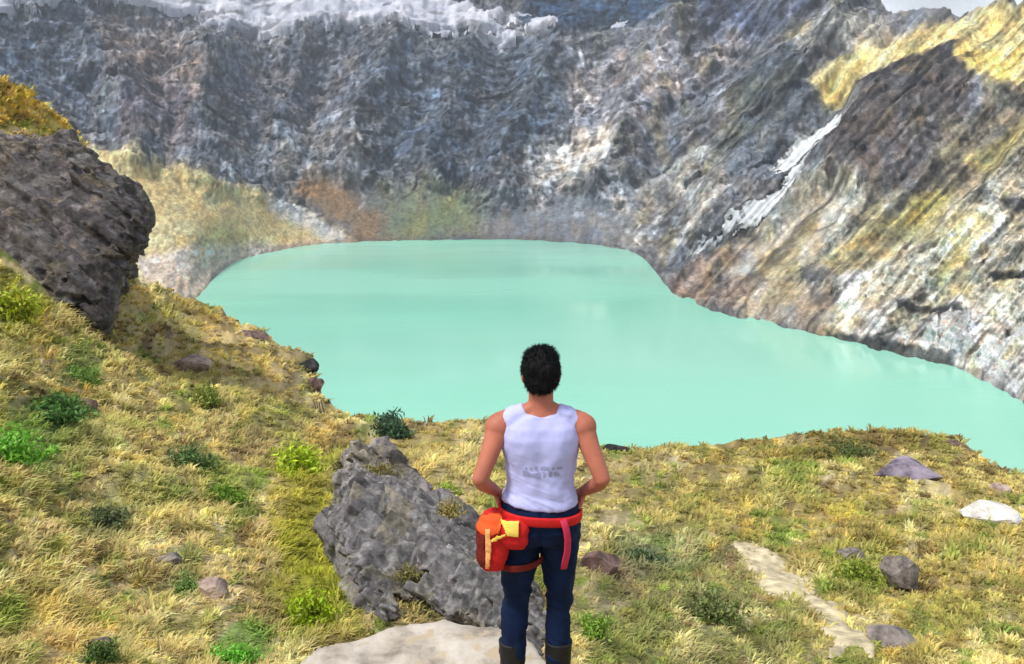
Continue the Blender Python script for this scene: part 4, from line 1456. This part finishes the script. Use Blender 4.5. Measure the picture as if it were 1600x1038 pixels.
def build_body():
    bm = bmesh.new()
    ring_loft(bm, [(0, 0, .80, .13, .095), (0, -.01, .86, .155, .11), (0, -.005, .94, .155, .105), (0, 0, 1.02, .135, .095), (0, 0, 1.10, .132, .09), (0, .0, 1.19, .145, .098), (0, 0, 1.27, .158, .105),
                   (0, -.005, 1.33, .165, .10), (0, -.01, 1.375, .155, .085), (0, -.012, 1.41, .10, .065), (0, -.01, 1.44, .06, .055)])
    # neck, trapezius
    add_tube(bm, [(0, -.012, 1.38), (0, -.008, 1.45), (0, .008, 1.55)], [.075, .056, .056], 20)
    for s in (-1, 1):
        add_tube(bm, [(0, -.012, 1.475), (s * .08, -.012, 1.425), (s * .165, -.005, 1.392)], [.034, .040, .045], 14)
    # head
    ball(bm, (0, .022, 1.622), .074, .094, .098)
    ball(bm, (0, .05, 1.565), .058, .066, .066)
    ball(bm, (0, .088, 1.528), .026, .026, .022)                  # chin
    add_tube(bm, [(0, .108, 1.628), (0, .122, 1.60), (0, .128, 1.583)], [.010, .013, .016], 10)   # nose
    ball(bm, (0, .106, 1.552), .024, .012, .006)                  # upper lip
    ball(bm, (0, .103, 1.542), .021, .012, .007)                  # lower lip
    for s in (-1, 1):
        ball(bm, (s * .031, .104, 1.637), .022, .012, .007)       # brow
        ball(bm, (s * .032, .094, 1.615), .013, .011, .010)       # eye
        ball(bm, (s * .079, .012, 1.60), .010, .022, .034)        # ear
    # arms with the hands on the hips
    for s in (-1, 1):
        sh, el, wr = (s * .182, -.01, 1.372), (s * .272, -.115, 1.135), (s * .205, .045, 1.003)
        pts, rad = catmull([(s * .14, -.01, 1.375), sh, (s * .222, -.055, 1.265), el], [.050, .056, .045, .036], 6)
        add_tube(bm, pts, rad, 18)
        ball(bm, (s * .192, -.012, 1.357), .060, .062, .066)      # deltoid
        pts, rad = catmull([el, (s * .258, -.055, 1.085), wr], [.036, .038, .025], 6)
        add_tube(bm, pts, rad, 18)
        ball(bm, el, .036)
        # palm lies against the hip, fingers wrap to the front, thumb to the back
        palm = Vector((s * .194, .085, .968))
        pts, rad = catmull([wr, palm, (s * .178, .122, .945)], [(.026), (.030), (.026)], 5)
        add_tube(bm, [p for p in pts], [(r * .62, r * 1.25) for r in rad], 14)
        for k, (dz, ln_) in enumerate([(.022, .070), (.006, .080), (-.012, .074), (-.029, .058)]):
            b0 = Vector((s * .176, .125, .945 + dz))
            pts, rad = catmull([b0 - Vector((s * -.006, .02, -dz * .15)), b0, b0 + Vector((-s * ln_ * .45, ln_ * .5, -.006)), b0 + Vector((-s * ln_ * .95, ln_ * .55, -.016))], [.0095, .0092, .0085, .0068], 4)
            add_tube(bm, pts, rad, 10)
        pts, rad = catmull([(s * .207, .052, .990), (s * .196, .030, .962), (s * .186, .004, .946), (s * .178, -.022, .938)], [.015, .0125, .0110, .0085], 4)
        add_tube(bm, pts, rad, 10)
    for s in (-1, 1):
        hx, kx, ax = LEGX[s]
        pts, rad = catmull([(hx * .9, 0, .86), (hx, .005, .70), (kx, .012, .47), (kx * .5 + ax * .5, -.012, .34), (ax, -.015, .10)], [.085, .078, .052, .050, .036], 5)
        add_tube(bm, pts, rad, 18)
        add_tube(bm, [(ax, -.05, .06), (ax, .03, .055), (ax + s * .008, .13, .035), (ax + s * .01, .17, .03)], [.034, .038, .032, .018], 14)
    return remeshed(bm, 0.0052, 5, True)


me = build_body()
displace(me, lambda co, no: co)
person = link('person', me, M_SKIN)
person.location = (PX, PY, 0.0)
tag(person, 'person in white sleeveless top and navy trousers standing hands on hips', 'person')

# hair: a cropped cap, longer on top
bm = bmesh.new()
ball(bm, (0, .008, 1.640), .086, .102, .098)
ball(bm, (0, -.030, 1.600), .074, .062, .074)
ball(bm, (0, .015, 1.675), .078, .090, .074)
me = remeshed(bm, 0.004, 3, True)


def hair_fn(co, no):
    n = fbm(co[:, 0] * 60, co[:, 1] * 60, co[:, 2] * 22, 3, 401)
    n2 = fbm(co[:, 0] * 22, co[:, 1] * 22, co[:, 2] * 14, 2, 403)
    face = (co[:, 1] > 0.075) & (co[:, 2] < 1.665)
    out = co + no * (0.005 * n + 0.004 * n2)[:, None]
    out[face] = out[face] * np.array([0.8, 0.55, 1]) + np.array([0, 0, 0.0])
    low = (co[:, 1] > 0.03) & (co[:, 2] < 1.615)
    out[low, 0] *= 0.75
    return out


displace(me, hair_fn)
co = np.array([v.co for v in me.vertices])
no = np.array([v.normal for v in me.vertices])
sel = rng.integers(0, len(co), 5200)
b_, n_ = co[sel], no[sel]
dr_ = n_ * .5 + np.array([0, -.15, -.75]) + rng.normal(0, .28, b_.shape)
dr_[b_[:, 2] > 1.64] += n_[b_[:, 2] > 1.64] * .35 + np.array([0, 0, .75])
dr_ /= np.linalg.norm(dr_, axis=1)[:, None]
sd_ = np.cross(dr_, rng.normal(0, 1, b_.shape))
sd_ /= np.linalg.norm(sd_, axis=1)[:, None]
L_ = rng.uniform(.008, .020, (len(b_), 1))
st_ = np.stack([b_ - sd_ * .0012, b_ + sd_ * .0012, b_ + dr_ * L_], 1).reshape(-1, 3)
bmh = bmesh.new()
bmh.from_mesh(me)
vsx = [bmh.verts.new(p) for p in st_]
for i in range(0, len(vsx), 3):
    bmh.faces.new(vsx[i:i + 3])
bmh.to_mesh(me)
bmh.free()
link('hair', me, M_HAIR, person)
for s in (-1, 1):
    bm = bmesh.new()
    ball(bm, (s * .032, .1015, .95 + (1.6155 - .95) * .945), .0085, .006, .0055)
    me = bpy.data.meshes.new('eye')
    bm.to_mesh(me)
    bm.free()
    link('eye', me, M_EYE, person)

# sleeveless top
bm = bmesh.new()
ring_loft(bm, [(0, -.004, .972, .171, .128), (0, -.004, .99, .170, .126), (0, 0, 1.03, .158, .118), (0, 0, 1.10, .152, .112), (0, 0, 1.18, .160, .116), (0, 0, 1.26, .176, .122), (0, -.005, 1.32, .178, .116),
               (0, -.01, 1.37, .164, .101), (0, -.012, 1.405, .135, .082), (0, -.012, 1.432, .085, .070)], e=2.4)
for s in (-1, 1):
    add_tube(bm, [(s * .066, -.012, 1.432), (s * .11, -.012, 1.412), (s * .148, -.01, 1.380)], [.048, .055, .052], 14)
me = remeshed(bm, 0.006, 6, True)


def shirt_fn(co, no):
    x, y, z = co.T
    a = np.clip((1.2 - z) / 0.25, 0, 1)
    wr = ridged((z * 1.0 + x * 0.35) * 12, x * 3, y * 3, 3, 411) * (0.004 + 0.009 * a) + fbm(x * 9, y * 9, z * 7, 3, 413) * 0.008
    co = co + np.stack([0 * x, 0 * y, 0.022 * sstep(0.05, -.15, x) * sstep(1.06, .98, z)], 1)
    spine = -0.006 * np.exp(-(x / 0.03) ** 2) * (y < 0)
    return co + no * (wr + spine)[:, None]


displace(me, shirt_fn)
shirt = link('tank_top', me, M_SHIRT, person)
# faint worn print across the back: a row of broken grey marks, no longer readable
dg_ = bpy.context.evaluated_depsgraph_get()
from mathutils.bvhtree import BVHTree
bv = BVHTree.FromPolygons([v.co for v in me.vertices], [p.vertices for p in me.polygons])
pv, pf = [], []
rr = random.Random(8)
xx = -0.082
while xx < 0.085:
    wq = rr.uniform(.008, .017)
    for zz, hq in ((1.135, rr.uniform(.014, .026)), (1.168, rr.uniform(.006, .018))):
        if rr.random() < 0.22:
            continue
        b0 = len(pv)
        okq = True
        for ddx, ddz in ((0, 0), (wq * .8, 0), (wq * .8, hq), (0, hq)):
            hit = bv.ray_cast(Vector((xx + ddx, -0.6, zz + ddz)), Vector((0, 1, 0)))
            if hit[0] is None:
                okq = False
                break
            pv.append(hit[0] + Vector((0, -0.0025, 0)))
        if okq:
            pf.append((b0, b0 + 1, b0 + 2, b0 + 3))
        else:
            pv = pv[:b0]
    xx += wq
me = bpy.data.meshes.new('print')
me.from_pydata(pv, [], pf)
link('print', me, M_PRINT, shirt)

# trousers
bm = bmesh.new()
ring_loft(bm, [(0, 0, .80, .155, .118), (0, -.012, .86, .184, .134), (0, -.012, .92, .182, .130), (0, -.004, .985, .168, .118), (0, 0, 1.005, .162, .114)], e=2.3)
for s in (-1, 1):
    hx, kx, ax = LEGX[s]
    ball(bm, (s * .078, -.055, .862), .088, .078, .095)
    pts, rad = catmull([(hx, -.005, .86), (hx * 1.02, 0, .70), (kx, .012, .47), (kx * .5 + ax * .5, -.008, .34), (ax, -.012, .165)], [.101, .088, .060, .058, .053], 6)
    add_tube(bm, pts, rad, 22)
me = remeshed(bm, 0.0065, 4)


def pants_fn(co, no):
    x, y, z = co.T
    k = np.exp(-((z - .47) / .14) ** 2) + 1.3 * np.exp(-((z - .20) / .08) ** 2) + .6 * np.exp(-((z - .78) / .09) ** 2)
    wr = ridged((z + x * .5) * 15, x * 5, y * 5, 3, 421) * .009 * (k + .25) + fbm(x * 12, y * 12, z * 6, 3, 423) * .008 - .008 * np.exp(-(x / .012) ** 2) * (y < 0) * (z > .74)
    return co + no * wr[:, None]


displace(me, pants_fn)
link('trousers', me, M_NAVY, person)
# boots
for s in (-1, 1):
    ax = LEGX[s][2]
    bm = bmesh.new()
    add_tube(bm, [(ax, -.012, .262), (ax, -.014, .20), (ax, -.02, .11), (ax, -.025, .03)], [.067, .065, .057, .050], 20)
    pts, rad = catmull([(ax, -.055, .055), (ax, .02, .062), (ax + s * .008, .10, .05), (ax + s * .014, .185, .042)], [(.044), (.052), (.050), (.034)], 5)
    add_tube(bm, pts, rad, 20)
    me = remeshed(bm, 0.006, 4)
    displace(me, lambda co, no: np.where((co[:, 2:3] < 0.02), co * np.array([1, 1, 0]) + np.array([0, 0, 0.02]), co) + no * (0.0025 * fbm(co[:, 0] * 30, co[:, 1] * 30, co[:, 2] * 30, 2, 431))[:, None])
    bt = link('boot', me, M_BOOT, person)
    bm = bmesh.new()
    prof = [(-.052, -.085), (0, -.105), (.052, -.08), (.050, .0), (.062, .10), (.045, .195), (0, .222), (-.045, .195), (-.056, .10), (-.046, .0)]
    lo = [bm.verts.new((ax + (x if s > 0 else -x) + 0.004 * s, y, 0.0)) for x, y in prof]
    hi = [bm.verts.new((ax + (x if s > 0 else -x) + 0.004 * s, y, 0.03)) for x, y in prof]
    bm.faces.new(lo)
    bm.faces.new(hi)
    for i in range(len(prof)):
        j = (i + 1) % len(prof)
        bm.faces.new((lo[i], lo[j], hi[j], hi[i]))
    bmesh.ops.recalc_face_normals(bm, faces=bm.faces[:])
    bmesh.ops.bevel(bm, geom=bm.edges[:], offset=.004, segments=2, affect='EDGES')
    me = bpy.data.meshes.new('sole')
    bm.to_mesh(me)
    bm.free()
    link('sole', me, M_SOLE, bt)


def band(name, path, w_, t_, mat, parent, seg=1):
    """flat strap along a closed or open list of (point, outward normal)"""
    bm = bmesh.new()
    rings = []
    n = len(path)
    for i, (p, nn) in enumerate(path):
        p, nn = Vector(p), Vector(nn).normalized()
        t = (Vector(path[min(i + 1, n - 1)][0]) - Vector(path[max(i - 1, 0)][0])).normalized()
        sd = t.cross(nn).normalized()
        rings.append([bm.verts.new(p + sd * (a * w_ / 2) + nn * (b * t_)) for a, b in ((-1, -0.6), (1, -0.6), (1, 0.7), (.6, 1), (-.6, 1), (-1, 0.7))])
    for a, b in zip(rings, rings[1:]):
        for k in range(6):
            bm.faces.new((a[k], a[(k + 1) % 6], b[(k + 1) % 6], b[k]))
    bm.faces.new(rings[0][::-1])
    bm.faces.new(rings[-1])
    bmesh.ops.recalc_face_normals(bm, faces=bm.faces[:])
    me = bpy.data.meshes.new(name)
    bm.to_mesh(me)
    bm.free()
    me.polygons.foreach_set('use_smooth', np.ones(len(me.polygons), bool))
    return link(name, me, mat, parent)


# waist belt of the hip bag round the hips
hip = bpy.data.objects.new('hip_bag', None)
COL.objects.link(hip)
hip.location = (PX - .17, PY - .07, .86)
tag(hip, "red, orange and yellow hip bag strapped round the person's waist", 'bag')
OFF = Vector((.17, .07, -.86))                       # person space to bag space


def hp(p): return tuple(Vector(p) + OFF)


ring = []
for k in range(41):
    t = 2 * math.pi * k / 40
    c, s_ = math.cos(t), math.sin(t)
    z = .930 - 0.012 * c
    ring.append((hp((.187 * math.copysign(abs(c) ** .87, c), -.010 + .139 * math.copysign(abs(s_) ** .87, s_), z)), (c, s_, 0)))
band('belt', ring, .042, .008, M_RED, hip)
pth = [(hp((.098, -.148, .945)), (.35, -1, 0)), (hp((.112, -.150, .90)), (.4, -1, 0)), (hp((.120, -.152, .85)), (.4, -1, 0)), (hp((.120, -.142, .79)), (.4, -1, 0)), (hp((.112, -.128, .735)), (.4, -1, -.1)), (hp((.106, -.118, .69)), (.4, -1, -.1))]
band('strap', pth, .030, .006, M_PNK, hip)
lp = []
for k in range(33):
    t = 2 * math.pi * k / 32
    c, s_ = math.cos(t), math.sin(t)
    lp.append((hp((-.097 + .112 * c, -.004 + .116 * s_, .690 + .012 * c)), (c, s_, 0)))
o = band('strap', lp, .030, .006, M_MAR, hip)
# bag body hangs on the left hip and wraps to the back
bm = bmesh.new()
ring_loft(bm, [(-.232, -.055, .66, .030, .045), (-.222, -.062, .685, .056, .074), (-.214, -.064, .74, .070, .086), (-.212, -.062, .82, .076, .088), (-.210, -.058, .88, .074, .082), (-.204, -.05, .925, .060, .066), (-.20, -.045, .945, .034, .04)], 30, 2.6)
ring_loft(bm, [(-.115, -.140, .80, .035, .020), (-.120, -.142, .84, .062, .034), (-.125, -.140, .90, .066, .034), (-.125, -.135, .935, .050, .022)], 24, 2.6)
me = remeshed(bm, .006, 4)
displace(me, lambda co, no: (co + no * (0.006 * ridged(co[:, 2] * 14 + co[:, 0] * 6, co[:, 1] * 10, 0, 3, 441) + .004 * fbm(co[:, 0] * 20, co[:, 1] * 20, co[:, 2] * 20, 3, 443))[:, None]) + np.array(OFF))
bag = link('pouch', me, M_RED, hip)
bvb = BVHTree.FromPolygons([v.co for v in me.vertices], [p.vertices for p in me.polygons])


def panel(name, poly, mat, proud=.004):
    """cloth panel laid over the pouch, outline in the person's x-z plane seen from behind"""
    poly = np.array(poly, float)
    st = .0032
    xs = np.arange(poly[:, 0].min(), poly[:, 0].max() + st, st)
    zs = np.arange(poly[:, 1].min(), poly[:, 1].max() + st, st)
    idx, pv, pf = {}, [], []
    for i, x in enumerate(xs):
        for j, z in enumerate(zs):
            if not inside(poly, np.array(x), np.array(z)):
                continue
            o_ = Vector(hp((x, -.5, z)))
            hit = bvb.ray_cast(o_, Vector((0, 1, 0)))
            if hit[0] is None:
                continue
            idx[i, j] = len(pv)
            pv.append(hit[0] + hit[1] * proud)
    for (i, j), a in list(idx.items()):
        if (i + 1, j) in idx and (i, j + 1) in idx and (i + 1, j + 1) in idx:
            pf.append((a, idx[i + 1, j], idx[i + 1, j + 1], idx[i, j + 1]))
    me = bpy.data.meshes.new(name)
    me.from_pydata(pv, [], pf)
    me.polygons.foreach_set('use_smooth', np.ones(len(pf), bool))
    ob = link(name, me, mat, bag)
    sm = ob.modifiers.new('solid', 'SOLIDIFY')
    sm.thickness = .004
    sm.offset = 1
    return ob


panel('flap', [(-.292, .95), (-.20, .96), (-.17, .93), (-.185, .88), (-.225, .86), (-.292, .87)], M_ORNG)
panel('side_panel', [(-.30, .865), (-.252, .86), (-.246, .74), (-.262, .70), (-.30, .70)], M_MAR)
panel('stripe', [(-.246, .89), (-.225, .895), (-.222, .80), (-.231, .71), (-.246, .71)], M_PALE, .007)
panel('stripe', [(-.222, .850), (-.20, .868), (-.155, .895), (-.155, .882), (-.195, .846), (-.222, .835)], M_YEL, .007)
panel('patch', [(-.178, .938), (-.10, .938), (-.10, .880), (-.15, .878)], M_YEL, .008)

# ------------------------------------------------------------------ air
hm = bpy.data.materials.new('air')
hm.use_nodes = True
hn = hm.node_tree
hn.nodes.clear()
ho = hn.nodes.new('ShaderNodeOutputMaterial')
hv = hn.nodes.new('ShaderNodeVolumePrincipled')
hv.inputs['Color'].default_value = (0.80, 0.88, 1.0, 1)
hv.inputs['Density'].default_value = 0.00027
hv.inputs['Anisotropy'].default_value = 0.2
hn.links.new(hv.outputs[0], ho.inputs['Volume'])
bm = bmesh.new()
bmesh.ops.create_cube(bm, size=1.0, matrix=Matrix.Translation((100, 700, 130)) @ Matrix.Diagonal((3600, 3000, 1140, 1)))
me = bpy.data.meshes.new('haze')
bm.to_mesh(me)
bm.free()
tag(link('haze', me, hm), 'thin mountain air in front of the far crater wall', kind='stuff')

# a bank of mist lying on the ridge at the top right
mm = bpy.data.materials.new('mist_bank')
mm.use_nodes = True
mn = mm.node_tree
mn.nodes.clear()
mo = mn.nodes.new('ShaderNodeOutputMaterial')
mv = mn.nodes.new('ShaderNodeVolumePrincipled')
mv.inputs['Color'].default_value = (0.95, 0.97, 1.0, 1)
mt = mn.nodes.new('ShaderNodeTexCoord')
ml = mn.nodes.new('ShaderNodeVectorMath')
ml.operation = 'LENGTH'
mn.links.new(mt.outputs['Object'], ml.inputs[0])
mz = mn.nodes.new('ShaderNodeTexNoise')
mz.inputs['Scale'].default_value = 1.6
mz.inputs['Detail'].default_value = 3
mn.links.new(mt.outputs['Object'], mz.inputs['Vector'])
ma = mn.nodes.new('ShaderNodeMath')
ma.operation = 'MULTIPLY_ADD'
ma.inputs[1].default_value = 1.1
mn.links.new(mz.outputs['Fac'], ma.inputs[0])
mn.links.new(ml.outputs['Value'], ma.inputs[2])
mr = mn.nodes.new('ShaderNodeMapRange')
mr.inputs['From Min'].default_value = 0.55
mr.inputs['From Max'].default_value = 1.30
mr.inputs['To Min'].default_value = 0.018
mr.inputs['To Max'].default_value = 0.0
mn.links.new(ma.outputs[0], mr.inputs['Value'])
mn.links.new(mr.outputs[0], mv.inputs['Density'])
mn.links.new(mv.outputs[0], mo.inputs['Volume'])
bm = bmesh.new()
bmesh.ops.create_icosphere(bm, subdivisions=3, radius=1.0)
me = bpy.data.meshes.new('mist')
bm.to_mesh(me)
bm.free()
mist = link('mist', me, mm)
mist.location = tuple(at(np.array(1462.), np.array(2.), 640))
mist.scale = (62, 40, 22)
tag(mist, 'white mist lying on the ridge at the top right', kind='stuff')
